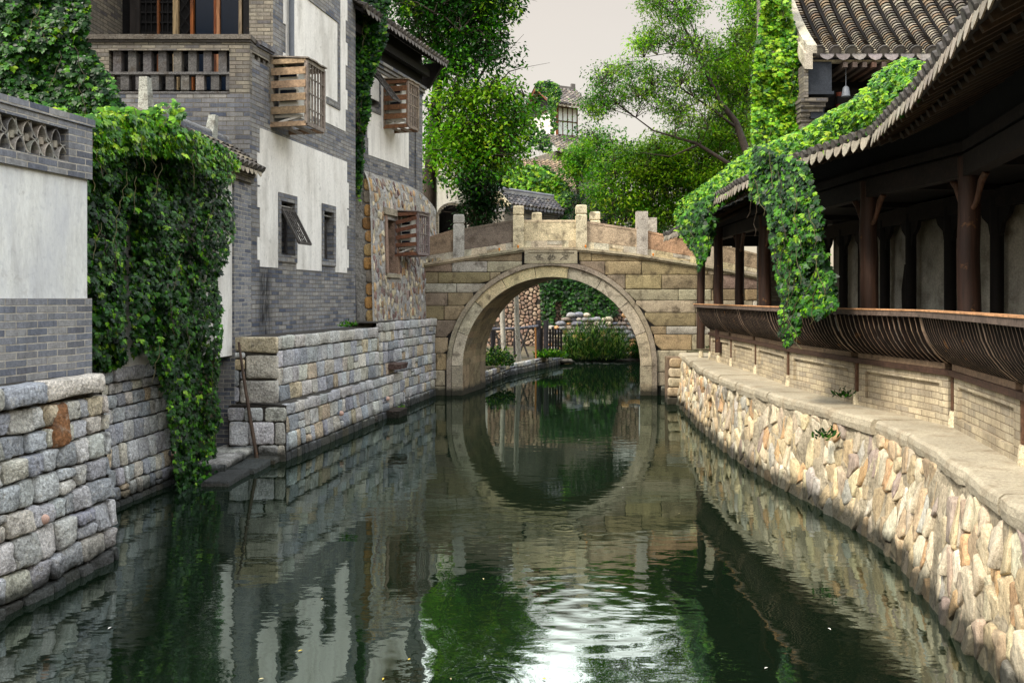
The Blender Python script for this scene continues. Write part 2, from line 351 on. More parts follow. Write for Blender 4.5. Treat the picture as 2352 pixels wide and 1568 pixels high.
# ---------------------------------------------------------------- masonry
def stone(mb, poly, S, dep, col, m=0, tilt=.25, rnd=.12, jit=.012):
    """one raised, worn stone: poly in wall (u,v), S(u,v,d) -> point"""
    n = len(poly); c = V((sum(p[0] for p in poly) / n, sum(p[1] for p in poly) / n))
    pts = []
    for i in range(n):     # corner cutting, long sides split
        a, b = V(poly[i][:2]), V(poly[(i + 1) % n][:2]); l = (b - a).length; k = min(rnd, .3 * l) / max(l, 1e-5)
        pts.append(a.lerp(b, k)); 
        if l > .16: pts.append(a.lerp(b, .5) + V((R.uniform(-jit, jit), R.uniform(-jit, jit))))
        pts.append(a.lerp(b, 1 - k))
    n = len(pts)
    size = min(max(p[0] for p in pts) - min(p[0] for p in pts), max(p[1] for p in pts) - min(p[1] for p in pts))
    tu, tv = R.uniform(-tilt, tilt), R.uniform(-tilt, tilt)
    vs = []
    for ins, dd, tl in ((0, -.05, 0), (.0, .55, .6), (.035, .88, .9), (.13, 1.0, 1.0)):
        for p in pts:
            q = c + (p - c) * (1 - ins * (1 if ins < .2 else 1)); q = p + (c - p).normalized() * min(ins * size, (c - p).length * .8)
            e = q - c
            d = dep * dd + tl * (tu * e.x + tv * e.y) * .35 + (R.uniform(-jit, jit) * .5 if dd > .3 else 0)
            vs.append(S(q.x, q.y, d if dd > 0 else -.04))
    vs.append(S(c.x, c.y, dep * R.uniform(.95, 1.12)))
    fs = [(r * n + k, r * n + (k + 1) % n, (r + 1) * n + (k + 1) % n, (r + 1) * n + k) for r in range(3) for k in range(n)]
    fs += [(3 * n + k, 3 * n + (k + 1) % n, 4 * n) for k in range(n)]
    mb.add(vs, fs, col, m, True)
def coursed(u0, u1, v0, v1, rh, cw, wob=.03, gap=.02, jit=.02, lean=0, merge=.12, skip=0, seed=1):
    """cells of coursed rubble; v1 may be a function of u"""
    top = v1 if callable(v1) else (lambda u: v1)
    rows = [v0]; mxv = max(top(lerp(u0, u1, k / 12)) for k in range(13))
    while rows[-1] < mxv - rh[0] * .6: rows.append(rows[-1] + R.uniform(*rh))
    rows[-1] = max(rows[-1], mxv)
    def line(k, u):
        if k == 0: return v0
        return min(rows[k] + wob * n1(u * 1.3, k + seed), top(u))
    cells = []
    for k in range(len(rows) - 1):
        u = u0 - R.uniform(0, cw[0])
        while u < u1:
            w = R.uniform(*cw) * (1 if R.random() > .15 else .6); a, b = max(u, u0), min(u + w, u1); u += w
            if b - a < cw[0] * .35 or R.random() < skip: continue
            j = lambda: R.uniform(-jit, jit)
            def cell(a, b, fa, fb):
                g = gap / 2
                p = [(a + g + j(), fa(a) + g), ((a + b) / 2, fa((a + b) / 2) + g + j() * .5), (b - g + j(), fa(b) + g),
                     (b - g + j(), fb(b) - g), ((a + b) / 2, fb((a + b) / 2) - g + j() * .5), (a + g + j(), fb(a) - g)]
                if min(p[3][1] - p[2][1], p[5][1] - p[0][1]) < .035: return
                if lean: p = [(x + lean * (y - v0), y) for x, y in p]
                cells.append(p)
            f0 = lambda u, k=k: line(k, u); f1 = lambda u, k=k: line(k + 1, u)
            if R.random() < merge and b - a > cw[0]:
                mid = R.uniform(.35, .65); fm = lambda u: f0(u) + (f1(u) - f0(u)) * mid
                cell(a, b, f0, fm); cell(a, b, fm, f1)
            else: cell(a, b, f0, f1)
    return cells
def voro(u0, u1, v0, v1, du, dv, gap=.02, lean=0, keep=.93, jit=.42):
    """irregular, elongated stones: clipped nearest-seed cells"""
    top = v1 if callable(v1) else (lambda u: v1); seeds = []; nu = int((u1 - u0) / du) + 1; mv = max(top(lerp(u0, u1, k / 12)) for k in range(13)); nv = int((mv - v0) / dv) + 1
    for i in range(-1, nu + 1):
        for j in range(-1, nv + 1): seeds.append((u0 + (i + .5 + R.uniform(-jit, jit)) * du, v0 + (j + .5 + (.5 if i % 2 else 0) + R.uniform(-jit, jit)) * dv))
    S_ = np.array(seeds); k_ = du / dv; out = []
    for i, (x, y) in enumerate(seeds):
        if not (u0 <= x <= u1 and v0 <= y <= top(x)) or R.random() > keep: continue
        d = (S_[:, 0] - x) ** 2 + ((S_[:, 1] - y) * k_) ** 2; near = np.argsort(d)[1:13]; P_ = [(-du * 1.3, -dv * 1.3), (du * 1.3, -dv * 1.3), (du * 1.3, dv * 1.3), (-du * 1.3, dv * 1.3)]
        for q in near:
            a, b = S_[q, 0] - x, (S_[q, 1] - y); bx, by = a, b * k_ * k_; c = (a * a + (b * k_) ** 2) / 2 - gap * .5 * math.hypot(bx, by); Q_ = []
            for e in range(len(P_)):
                p, r = P_[e], P_[(e + 1) % len(P_)]; dp, dr = p[0] * bx + p[1] * by - c, r[0] * bx + r[1] * by - c
                if dp <= 0: Q_.append(p)
                if (dp < 0) != (dr < 0): t_ = dp / (dp - dr); Q_.append((lerp(p[0], r[0], t_), lerp(p[1], r[1], t_)))
            P_ = Q_
            if len(P_) < 3: break
        if len(P_) < 3: continue
        P_ = [(p[0] + x + lean * (p[1] + y - v0), p[1] + y) for p in P_]; P_ = [(min(max(p[0], u0), u1), min(max(p[1], v0), top(p[0]) - .01)) for p in P_]; o = []
        for p in P_:
            if not o or math.hypot(p[0] - o[-1][0], p[1] - o[-1][1]) > .02: o.append(p)
        if len(o) > 3 and max(p[0] for p in o) - min(p[0] for p in o) > .04 and max(p[1] for p in o) - min(p[1] for p in o) > .05: out.append(o)
    return out
def pick(pal, a=.14):
    return vary(lin(R.choice(pal)), a)
GREY = [(176, 176, 176), (188, 185, 178), (160, 162, 166), (192, 187, 176), (178, 175, 168), (198, 191, 176), (150, 152, 156), (184, 184, 182), (188, 172, 146), (186, 186, 186)]
WARM = [(190, 172, 138), (180, 160, 126), (166, 146, 116), (194, 180, 150), (168, 152, 130), (192, 172, 138), (170, 164, 150), (184, 150, 110), (150, 134, 122), (194, 184, 160), (196, 180, 144), (188, 168, 132), (192, 178, 150), (184, 172, 148)]
RUB = [(188, 172, 144), (168, 138, 106), (104, 80, 78), (150, 148, 146), (196, 182, 154), (128, 104, 96), (176, 168, 152), (142, 126, 116), (180, 150, 112), (160, 158, 156)]
BRG = [(144, 130, 104), (132, 118, 92), (118, 104, 88), (140, 126, 94), (160, 148, 124), (130, 120, 106), (150, 130, 98), (162, 156, 142), (128, 110, 98), (150, 142, 120)]
def wall_back(mb, S, u0, u1, v0, v1, nu=24, d=0.0, m=0):
    top = v1 if callable(v1) else (lambda u: v1)
    for i in range(nu):
        a, b = lerp(u0, u1, i / nu), lerp(u0, u1, (i + 1) / nu)
        for j in range(4):
            va, vb = [lerp(v0, top(x), j / 4) for x in (a, b)]; vc, vd = [lerp(v0, top(x), (j + 1) / 4) for x in (b, a)]
            mb.poly([S(a, va, d), S(b, vb, d), S(b, vc, d), S(a, vd, d)], m=m)
def wallgrid(mb, fr, u0, u1, v0, v1, holes, d=0.0, m=0, reveal=.25, rm=None, back=None):
    """flat wall with rectangular openings (u0,u1,v0,v1) that have real depth"""
    us = sorted({u0, u1} | {min(max(h[i], u0), u1) for h in holes for i in (0, 1)}); vs = sorted({v0, v1} | {min(max(h[i], v0), v1) for h in holes for i in (2, 3)})
    for a, b in zip(us, us[1:]):
        for c, e in zip(vs, vs[1:]):
            if any(h[0] <= a + 1e-6 and b <= h[1] + 1e-6 and h[2] <= c + 1e-6 and e <= h[3] + 1e-6 for h in holes): continue
            mb.poly([fr(a, c, d), fr(b, c, d), fr(b, e, d), fr(a, e, d)], m=m)
    for h in holes:
        a, b, c, e = h; r = d - reveal; k = m if rm is None else rm
        for q in ([fr(a, c, d), fr(a, e, d), fr(a, e, r), fr(a, c, r)], [fr(b, c, d), fr(b, c, r), fr(b, e, r), fr(b, e, d)],
                  [fr(a, c, d), fr(a, c, r), fr(b, c, r), fr(b, c, d)], [fr(a, e, d), fr(b, e, d), fr(b, e, r), fr(a, e, r)]): mb.poly(q, m=k)
        if back is not None: mb.poly([fr(a, c, r), fr(b, c, r), fr(b, e, r), fr(a, e, r)], m=back)

def tiles(mb, Q, ts, n, r=.075, drip=.12, cols=((72, 68, 62), (96, 90, 80), (56, 52, 48), (120, 110, 92)), pan=(104, 98, 88), dripc=(150, 140, 122), edge=True, seg=5, dips=.05, tdir=1):
    """clay roof: cover tiles in overlapping rings along each column, pans between, round ends and drip plates at the eave"""
    dt = 1e-3; gap = (ts[1] - ts[0]) if len(ts) > 1 else .1
    def axes(t, s):
        a = (Q(t + dt, s) - Q(t - dt, s)).normalized(); b = (Q(t, s + dt) - Q(t, s - dt)).normalized(); u = a.cross(b).normalized()
        if u.z < 0: u = -u
        return a, b, u
    for t in ts:
        vs = []; j = 0
        for k in range(n):
            for s_, rr, lift in ((k / n, r * R.uniform(.97, 1.05), .012), ((k + 1) / n, r * .84, -.008)):
                a, b, u = axes(t, s_); c = Q(t, s_)
                for q in range(seg):
                    an = math.pi * q / (seg - 1); vs.append(c + a * (rr * math.cos(an)) + u * (rr * .95 * math.sin(an) + lift))
        i0 = len(mb.v); mb.v += [tuple(p) for p in vs]
        for k in range(2 * n - 1):
            c = vary(lin(R.choice(cols)), .2) if k % 2 == 0 else vary(lin((34, 30, 27)))
            for q in range(seg - 1):
                mb.f.append([i0 + k * seg + q, i0 + k * seg + q + 1, i0 + (k + 1) * seg + q + 1, i0 + (k + 1) * seg + q]); mb.c.append(c); mb.m.append(0); mb.s.append(False)
        if edge:
            a, b, u = axes(t, 0); c = Q(t, 0) - b * .02; cc = vary(lin((70, 66, 62)), .25)
            ring = [c + a * (r * 1.08 * math.cos(x)) + u * (r * 1.08 * math.sin(x) + .01) for x in [math.pi * 2 * k / 10 for k in range(10)]]
            rb = [p + b * .04 for p in ring]
            mb.add(ring + rb, [list(range(10))] + [(k, (k + 1) % 10, 10 + (k + 1) % 10, 10 + k) for k in range(10)], cc)
            ring2 = [c - b * .006 + a * (r * .7 * math.cos(x)) + u * (r * .7 * math.sin(x) + .01) for x in [math.pi * 2 * k / 8 for k in range(8)]]
            mb.add(ring2, [list(range(8))], vary(lin((92, 88, 82)), .2))
    for t0, t1 in zip(ts, ts[1:]):
        tm = (t0 + t1) / 2; prev = None
        for k in range(n):
            rows = []
            for s_, lift in ((k / n, .018), ((k + 1) / n, -.012)):
                _, _, u = axes(tm, s_)
                rows.append([Q(t0, s_) - u * .0, Q(lerp(t0, t1, .3), s_) - u * (dips * .8 - lift), Q(lerp(t0, t1, .7), s_) - u * (dips * .8 - lift), Q(t1, s_)])
            c = vary(lin(pan), .25)
            if prev: mb.add(prev + rows[0], [(q, q + 1, q + 5, q + 4) for q in range(3)], vary(lin((40, 36, 32))))
            mb.add(rows[0] + rows[1], [(q, q + 1, q + 5, q + 4) for q in range(3)], c); prev = rows[1]
        if edge and drip:
            a, b, u = axes(tm, 0); w = (Q(t1, 0) - Q(t0, 0)).length * .44; c = Q(tm, 0) - u * (dips * .6) - b * .03; dn = (V((0, 0, -1)) - b * .25).normalized(); dd = drip * R.uniform(.85, 1.1)
            sh = [(-1, -.15), (-.95, .35), (-.6, .75), (0, 1), (.6, .75), (.95, .35), (1, -.15), (.5, .02), (0, .07), (-.5, .02)]
            fp = [c + a * (w * x) + dn * (dd * y) for x, y in sh]; bp = [p + b * .016 for p in fp]; m_ = len(fp)
            mb.add(fp + bp, [list(range(m_)), list(range(m_, 2 * m_))[::-1]] + [(k, k + m_, (k + 1) % m_ + m_, (k + 1) % m_) for k in range(m_)], vary(lin(dripc), .2))

# ---------------------------------------------------------------- sampling from outlines
def inpoly(x, y, poly):
    ins = False; j = len(poly) - 1
    for i in range(len(poly)):
        if (poly[i][1] > y) != (poly[j][1] > y) and x < (poly[j][0] - poly[i][0]) * (y - poly[i][1]) / (poly[j][1] - poly[i][1]) + poly[i][0]: ins = not ins
        j = i
    return ins
def sample(poly, n):
    x0, x1 = min(p[0] for p in poly), max(p[0] for p in poly); y0, y1 = min(p[1] for p in poly), max(p[1] for p in poly)
    out = []
    while len(out) < n:
        x, y = R.uniform(x0, x1), R.uniform(y0, y1)
        if inpoly(x, y, poly): out.append((x, y))
    return out
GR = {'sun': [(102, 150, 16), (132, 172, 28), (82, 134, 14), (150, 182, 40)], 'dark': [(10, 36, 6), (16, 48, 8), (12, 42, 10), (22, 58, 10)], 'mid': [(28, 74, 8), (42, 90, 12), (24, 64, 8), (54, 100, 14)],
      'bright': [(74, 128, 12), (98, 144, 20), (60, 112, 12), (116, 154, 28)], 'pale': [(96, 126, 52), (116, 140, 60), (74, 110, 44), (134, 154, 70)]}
class Leaves:
    def __init__(s): s.p = []; s.n = []; s.t = []; s.s = []; s.c = []
    def one(s, p, n, t, sz, c): s.p.append(tuple(p)); s.n.append(tuple(n)); s.t.append(tuple(t)); s.s.append(sz); s.c.append(c)
    def spray(s, p, out, sz, c, k=5):      # a fan of leaflets hanging from one stalk
        out = V(out); dn = (V((0, 0, -1)) + out * .35 + V((R.gauss(0, .25), R.gauss(0, .25), 0))).normalized()
        n = (out + V((R.gauss(0, .35), R.gauss(0, .35), R.uniform(.1, .8)))).normalized(); sd = dn.cross(n).normalized()
        for i in range(k):
            a = (i - (k - 1) / 2) * (.62 if k > 3 else .8) + R.uniform(-.15, .15)
            t = dn * math.cos(a) + sd * math.sin(a) + n * R.uniform(-.1, .2)
            s.one(p, n + sd * (a * .25), t, sz * (1 - .16 * abs(a)) * R.uniform(.8, 1.15), tuple(x * R.uniform(.85, 1.15) for x in c))
def gcol(key, k=None): return lin(R.choice(GR[key]))
# ================================================================ THE SETTING
def off_poly(pts, d):
    out = []
    for i, p in enumerate(pts):
        a = pts[max(i - 1, 0)]; b = pts[min(i + 1, len(pts) - 1)]
        def nn(p, q): l = math.hypot(q[0] - p[0], q[1] - p[1]); return V(((q[1] - p[1]) / l, -(q[0] - p[0]) / l))
        if i == 0: m = nn(p, b)
        elif i == len(pts) - 1: m = nn(a, p)
        else:
            m1, m2 = nn(a, p), nn(p, b); m = (m1 + m2).normalized(); m = m / max(m.dot(m1), .4)
        out.append((p[0] + m.x * d, p[1] + m.y * d))
    return out
class Line:
    """polyline in plan with arc length"""
    def __init__(s, pts):
        s.p = [V(p[:2]) for p in pts]; s.l = [0]
        for a, b in zip(s.p, s.p[1:]): s.l.append(s.l[-1] + (b - a).length)
        s.L = s.l[-1]
    def __call__(s, u):
        if u <= 0: return s.p[0] + (s.p[1] - s.p[0]).normalized() * u
        for i in range(len(s.p) - 1):
            if u <= s.l[i + 1]: return s.p[i].lerp(s.p[i + 1], (u - s.l[i]) / (s.l[i + 1] - s.l[i]))
        return s.p[-1] + (s.p[-1] - s.p[-2]).normalized() * (u - s.L)
    def par(s, i): return s.l[i]
def smooth(pts, n=2):
    for _ in range(n):
        q = [pts[0]]
        for a, b in zip(pts, pts[1:]): q += [tuple(lerp(a[k], b[k], .25) for k in (0, 1)), tuple(lerp(a[k], b[k], .75) for k in (0, 1))]
        pts = q + [pts[-1]]
    return pts

mb = MB(); mb.poly([V((-14, -14, 0)), V((20, -14, 0)), V((20, 60, 0)), V((-14, 60, 0))])
mb.build('water', M['water'], kind='structure', base=(0, 10, 0))
# waterlines, near -> far
RB = smooth([(3.0, -3), (3.15, 2.5), (3.46, 6.3), (3.77, 7.93), (4.07, 9.36), (4.02, 11.0), (3.88, 12.6), (3.78, 14.4), (3.82, 16.4), (3.98, 19), (4.2, 21.3), (4.3, 23.0)])
RT = smooth([(3.0, -3), (3.2, 2.5), (3.54, 6.0), (4.05, 7.9), (4.39, 10.0), (4.25, 11.3), (3.99, 12.7), (3.88, 15), (3.90, 16.8), (4.1, 19.2), (4.35, 21.5), (4.45, 23.0)])
mb = MB()
zl = 1.9
LB = [(-3.9, -12), (-4.75, 2.5), (-4.75, 9.0), (-5.3, 11.2), (-5.0, 15.5), (-4.3, 16.5), (-3.2, 21), (-2.6, 24.6), (-2.6, 27.2), (-1.2, 27.4), (-.2, 31), (1.2, 34.5), (2.0, 36.5), (2.0, 44)]
zz = [1.8] * 8 + [1.8, .36, .36, .36, .36, .5]
for (a, b), (z0, z1) in zip(zip(LB, LB[1:]), zip(zz, zz[1:])):
    mb.poly([V((a[0], a[1], z0)), V((b[0], b[1], z1)), V((-60, b[1], z1)), V((-60, a[1], z0))])
    mb.poly([V((a[0], a[1], -1)), V((b[0], b[1], -1)), V((b[0], b[1], z1)), V((a[0], a[1], z0))])
RG = [(5.2, -12), (3.9, 2.5), (4.9, 7.5), (5.5, 9.8), (5.1, 11.8), (4.9, 14), (4.9, 20), (4.9, 24.6), (5.2, 28), (6.5, 40), (7, 44)]
for a, b in zip(RG, RG[1:]):
    mb.poly([V((a[0], a[1], 1.25)), V((60, a[1], 1.25)), V((60, b[1], 1.25)), V((b[0], b[1], 1.25))])
    mb.poly([V((a[0], a[1], -1)), V((a[0], a[1], 1.25)), V((b[0], b[1], 1.25)), V((b[0], b[1], -1))])
mb.poly([V((-60, 44, .5)), V((60, 44, .5)), V((400, 600, 3)), V((-400, 600, 3))])
mb.poly([V((-60, -12, 1.8)), V((-3.9, -12, 1.8)), V((-3.9, -12, -1)), V((5.2, -12, -1)), V((5.2, -12, 1.25)), V((60, -12, 1.25)), V((200, -200, 1)), V((-200, -200, 1))][:1] +
        [V((60, -12, 1.25)), V((300, -400, 1)), V((-300, -400, 1))])
mb.build('ground', M['ground'], kind='structure', base=(0, 20, 0))
mb = MB(); mb.poly([V((-14, -14, -1.2)), V((20, -14, -1.2)), V((20, 60, -1.2)), V((-14, 60, -1.2))]); mb.build('canal_bed', M['bed'], kind='structure', base=(0, 10, -1.2))

# ================================================================ LEFT: near retaining wall of rough stones
def two_line(B, T, z0, z1, side):
    lb, lt = Line(B), Line(T)
    def S(u, v, d):
        b, t = lb(u), lt(u * lt.L / lb.L); k = (v - z0) / (z1 - z0); q = b.lerp(t, k)
        e = (lb(u + .15) - lb(u - .15)).normalized(); n = V((e.y, -e.x)) * side
        return V((q.x + n.x * d, q.y + n.y * d, v))
    return S, lb
f = Frame(-4.38, 7.45, .125, 1)      # water line of the near wall
B = [(-5.0, 2.4), (-4.38, 7.45), (-4.18, 9.15)]; T = [(-5.12, 2.4), (-4.55, 7.45), (-4.34, 9.15)]
S, lb = two_line(B, T, 0, 1.95, 1)
mb = MB()
wall_back(mb, S, 0, lb.L, -.4, 1.93, d=-.02, m=1)
for c in coursed(1.0, lb.L, -.12, 1.72, (.17, .29), (.18, .38), wob=.05, gap=.022, jit=.03, merge=.16): stone(mb, c, S, R.uniform(.04, .085), pick(GREY, .2), rnd=.022, jit=.018, tilt=.5)
for c in coursed(1.0, lb.L + .03, 1.73, 1.96, (.23, .24), (.5, .95), wob=.02, gap=.03, jit=.03, merge=0): stone(mb, c, S, R.uniform(.12, .17), pick(GREY[:6], .12), rnd=.035)
# the orange stone
stone(mb, [(lb.L - .93, 1.30), (lb.L - .70, 1.31), (lb.L - .68, 1.72), (lb.L - .92, 1.70)], S, .10, lin((140, 98, 64)), rnd=.03)
# end face toward the water gap, and the flat top under the brick wall
fe = Frame(-4.18, 9.16, -1, 0); SE = lambda u, v, d: V((-4.2 - u - .08 * v, 9.17 + d, v))
for c in coursed(0, 1.1, -.1, 1.9, (.25, .38), (.3, .55), gap=.03): stone(mb, c, SE, .06, pick(GREY, .2), rnd=.04)
wall_back(mb, SE, -.02, 1.3, -.4, 1.9, nu=3, m=1)
for i in range(8):
    a, b = lerp(1, lb.L, i / 8), lerp(1, lb.L, (i + 1) / 8)
    mb.poly([S(a, 1.93, .1), S(b, 1.93, .1), S(b, 1.96, -.9), S(a, 1.96, -.9)], m=1)
w = mb.build('stone_wall', [M['stone'], M['mortar']], base=(-4.4, 8, 0), label='near retaining wall of rough grey blocks under the front brick and plaster wall', cat='stone wall')

# recessed retaining wall behind it
B = [(-5.42, 8.9), (-5.19, 11.2), (-5.0, 12.9), (-4.93, 13.6)]; T = [(-5.5, 8.9), (-5.25, 11.2), (-5.06, 12.9), (-4.98, 13.6)]
S, lb = two_line(B, T, 0, 1.8, 1); mb = MB(); wall_back(mb, S, 0, lb.L, -.4, 1.8, d=-.015, m=1)
for c in coursed(.2, lb.L, -.1, 1.62, (.17, .3), (.14, .34), wob=.03, gap=.02, jit=.014, merge=.1): stone(mb, c, S, R.uniform(.03, .06), pick(GREY, .2), rnd=.028)
for c in coursed(.2, lb.L, 1.62, 1.82, (.19, .2), (.5, .9), wob=.01, gap=.02, merge=0): stone(mb, c, S, .1, pick(GREY[:4], .15), rnd=.03)
mb.build('stone_wall', [M['stone'], M['mortar']], base=(-5.2, 11.5, 0), label='recessed retaining wall of squared grey stones running in behind the ivy', cat='stone wall')

# ================================================================ front wall: brick base, plaster, lattice band
fw = Frame(-4.44, 9.1, .232, 1)     # u=0 at the far corner, negative toward the camera
t = thing('garden_wall', 'nearest pale plaster wall with grey brick base and a petal lattice band along its top', 'wall', fw(0, 2.0))
U0 = -5.2
mb = MB(); mb.box(fw, U0, .03, 1.9, 2.72, -.3, .035); mb.build('brick_base', M['brick_blue'], t)
mb = MB(); mb.box(fw, U0, 0, 2.72, 3.96, -.3, 0.0); mb.build('plaster_panel', M['plaster_blue'], t)
lv0, lv1 = 4.10, 4.42; lu1 = fw.u(150)
mb = MB(); mb.box(fw, U0, .03, 3.96, lv0, -.3, .04); mb.box(fw, lu1, .03, lv0, lv1, -.3, .04); mb.box(fw, U0, .03, lv1, 4.505, -.3, .04); mb.box(fw, U0, .05, 4.505, 4.585, -.32, .06)
mb.build('brick_band', M['brick_blue'], t)
mb = MB(); step = .185; k = 0; uu = lu1 - .09      # two rows of curved clay tiles set as petals
mb.box(fw, U0, lu1, lv0, lv1, -.3, -.29, m=1)
def petal(c, ang, L, r, col):     # a half-round roof tile standing edge on
    vs = []; n = 7
    for d in (-.16, .01):
        for q in range(n):
            x = -L / 2 + L * q / (n - 1); y = r * (1 - (2 * q / (n - 1) - 1) ** 2)
            ca, sa = math.cos(ang), math.sin(ang)
            for w_ in (0, .012): vs.append(fw(c[0] + x * ca - (y + w_) * sa, c[1] + x * sa + (y + w_) * ca, d))
    fs = []
    for q in range(n - 1):
        a = q * 2; b = n * 2 + q * 2
        fs += [(b, b + 2, b + 3, b + 1), (a, a + 2, b + 2, b), (a + 1, b + 1, b + 3, a + 3)]
    mb.add(vs, fs, col)
while uu > U0 + .5:
    for row in (0, 1):
        cu = uu - (step / 2 if row else 0); cv = lv0 + .08 + row * .16
        for ang in (1.05, -1.05 + math.pi):
            petal((cu - .045 * math.cos(ang) * 0 + (.04 if ang < 2 else -.04), cv), ang, .19, .035, pick([(150, 146, 136), (120, 118, 114), (168, 160, 146)], .1))
        for ang in (2.09, 2.09 - math.pi):
            petal((cu + (-.05 if ang > 2 else .05), cv), ang, .19, .035, pick([(150, 146, 136), (110, 108, 106)], .1))
        mb.lathe(fw(cu + step / 2 * 0, cv + .08 * (1 if row == 0 else -1), -.05), [(.028, -.035), (.034, 0), (.028, .035)], 8, pick([(168, 160, 144)]))
    uu -= step
mb.build('lattice', [M['tile'], M['dark']], t)

# ================================================================ garden wall behind the ivy, with its little tiled roof
gw = Frame(-5.07, 12.2, .12, 1)
t = thing('garden_wall', 'ivy-smothered plaster and brick garden wall with a small tiled ridge roof', 'wall', gw(0, 1.8))
ue = 15.5 - 12.2
mb = MB(); mb.box(gw, -4, 2.62, 1.75, 4.75, -.3, 0.0, m=0); mb.build('plaster_panel', M['plaster'], t)
mb = MB(); mb.box(gw, 2.62, ue, -.1, 4.75, -.3, .04); mb.build('brick_pier', M['brick_blue'], t)
mb = MB(); mb.box(gw, .0, ue, 4.75, 4.85, -.34, .1)
for k in range(3): mb.box(gw, .0, ue, 4.85 + k * .05, 4.895 + k * .05, -.34, .12 + k * .03)
mb.build('cornice', M['brick_warm'], t)
mb = MB(); Q = lambda t_, s: gw(t_, 4.98 + .42 * s, .26 - .55 * s)
tiles(mb, Q, [lerp(.0, ue - .05, k / 18) for k in range(19)], 4, r=.07, drip=.1)
Q2 = lambda t_, s: gw(t_, 4.98 + .42 * s, -.84 + .55 * s); mb.poly([Q2(.0, 0), Q2(ue, 0), Q2(ue, 1), Q2(.0, 1)]); mb.build('tile_roof', M['tile'], t)
RU = gw.off(-.3).u(336)
mb = MB(); mb.tube([gw(RU, 5.52, -.3), gw(1.2, 5.5, -.3), gw(ue - .25, 5.5, -.3)], .055, 10, lin((128, 128, 128)))
mb.box(gw, RU, ue - .2, 5.36, 5.47, -.37, -.23, lin((96, 98, 106)))
for a, hh, lean in ((RU, .52, -.03), (gw.off(-.3).u(483), .42, .12)):
    mb.hexa([gw(a - .09, 5.4, -.38), gw(a + .09, 5.4, -.38), gw(a + .09, 5.4, -.22), gw(a - .09, 5.4, -.22),
             gw(a - .06 + lean, 5.4 + hh, -.36), gw(a + .06 + lean, 5.4 + hh, -.36), gw(a + .06 + lean, 5.4 + hh, -.24), gw(a - .06 + lean, 5.4 + hh, -.24)], lin((150, 150, 140)))
mb.build('ridge', M['granite'], t)

# ================================================================ steps down to the water
t = thing('stone_steps', 'low landing of worn stone slabs at the water in front of the ivy wall', 'steps', V((-4.6, 15, 0)))
mb = MB()
for i, (x0, x1, y0, y1, z) in enumerate([(-5.0, -4.38, 13.3, 14.2, .19), (-4.95, -4.36, 14.2, 15.3, .2), (-4.5, -4.1, 12.6, 13.5, .05), (-4.45, -4.0, 13.5, 14.3, .06), (-4.42, -3.9, 14.3, 14.95, .065)]):
    sp = lambda u, v, d, z=z: V((u, v, z - .02 + d))
    stone(mb, [(x0 + .01, y0), (x1 + .01, y0 + .02), (x1 + .05, y1 - .02), (x0 + .02, y1 - .02)], sp, .05, pick(GREY[1:5]), rnd=.03, tilt=.03)
    mb.hexa([V((x0, y0, -.5)), V((x1, y0, -.5)), V((x1, y1, -.5)), V((x0, y1, -.5)), V((x0, y0, z - .01)), V((x1, y0, z - .01)), V((x1, y1, z - .01)), V((x0, y1, z - .01))], pick(GREY))
mb.build('slab', M['stone'], t)

# ================================================================ MIDDLE HOUSE
K = Frame(-4.70, 15.6, .2085, 1)          # long side toward the canal
# stone plinth: lower and upper stage plus the corner return
mb = MB()
B = [(-3.80, 14.6), (-2.13, 24.2)]; T = [(-3.86, 14.6), (-2.19, 24.2)]
S, lb = two_line(B, T, 0, .93, 1); ul = lb.L * .70
wall_back(mb, S, 0, ul, -.4, .93, d=-.015, m=1)
for c in coursed(0, ul, -.1, .74, (.2, .3), (.16, .42), wob=.02, gap=.017, jit=.012, merge=.12): stone(mb, c, S, R.uniform(.02, .045), pick(GREY, .2), rnd=.022)
for c in coursed(0, ul, .74, .94, (.19, .2), (.3, .8), wob=.01, gap=.017, merge=0): stone(mb, c, S, .05, pick(GREY[3:5] + GREY[:1], .15), rnd=.022)
for i in range(8): a, b = ul * i / 8, ul * (i + 1) / 8; mb.poly([S(a, .93, .03), S(b, .93, .03), S(b, .95, -.6), S(a, .95, -.6)], m=1)
B2 = [(-4.05, 14.9), (-2.17, 24.45)]; S2, lb2 = two_line(B2, B2, 0, 2.05, 1)
u1 = lb2.L; us = (19.9 - 14.9) * 1.02
def topz(u): return 2.05 if u < us else 2.17
wall_back(mb, S2, 0, us, .8, 2.05, d=-.015, m=1); wall_back(mb, S2, us, u1, -.3, 2.17, d=-.015, m=1)
for c in coursed(0, us, .93, 1.83, (.26, .32), (.2, .5), wob=.015, gap=.017, jit=.012, merge=.06): stone(mb, c, S2, R.uniform(.02, .045), pick(GREY, .2), rnd=.022)
for c in coursed(0, us, 1.83, 2.07, (.23, .24), (.4, .8), wob=.01, gap=.017, merge=0): stone(mb, c, S2, .05, pick(GREY[3:5] + GREY[:2], .12), rnd=.022)
for c in coursed(us, u1, -.1, 1.95, (.2, .36), (.16, .42), wob=.02, gap=.017, jit=.012, merge=.1): stone(mb, c, S2, R.uniform(.02, .05), pick(GREY, .2), rnd=.022)
for c in coursed(us, u1, 1.95, 2.17, (.21, .22), (.35, .75), wob=.01, gap=.017, merge=0): stone(mb, c, S2, .06, pick(GREY[:5], .12), rnd=.022)
mb.poly([S2(0, 2.05, .03), S2(us, 2.05, .03), S2(us, 2.06, -.7), S2(0, 2.06, -.7)], m=1); mb.poly([S2(us, 2.16, .03), S2(u1, 2.16, .03), S2(u1, 2.16, -1), S2(us, 2.16, -1)], m=1)
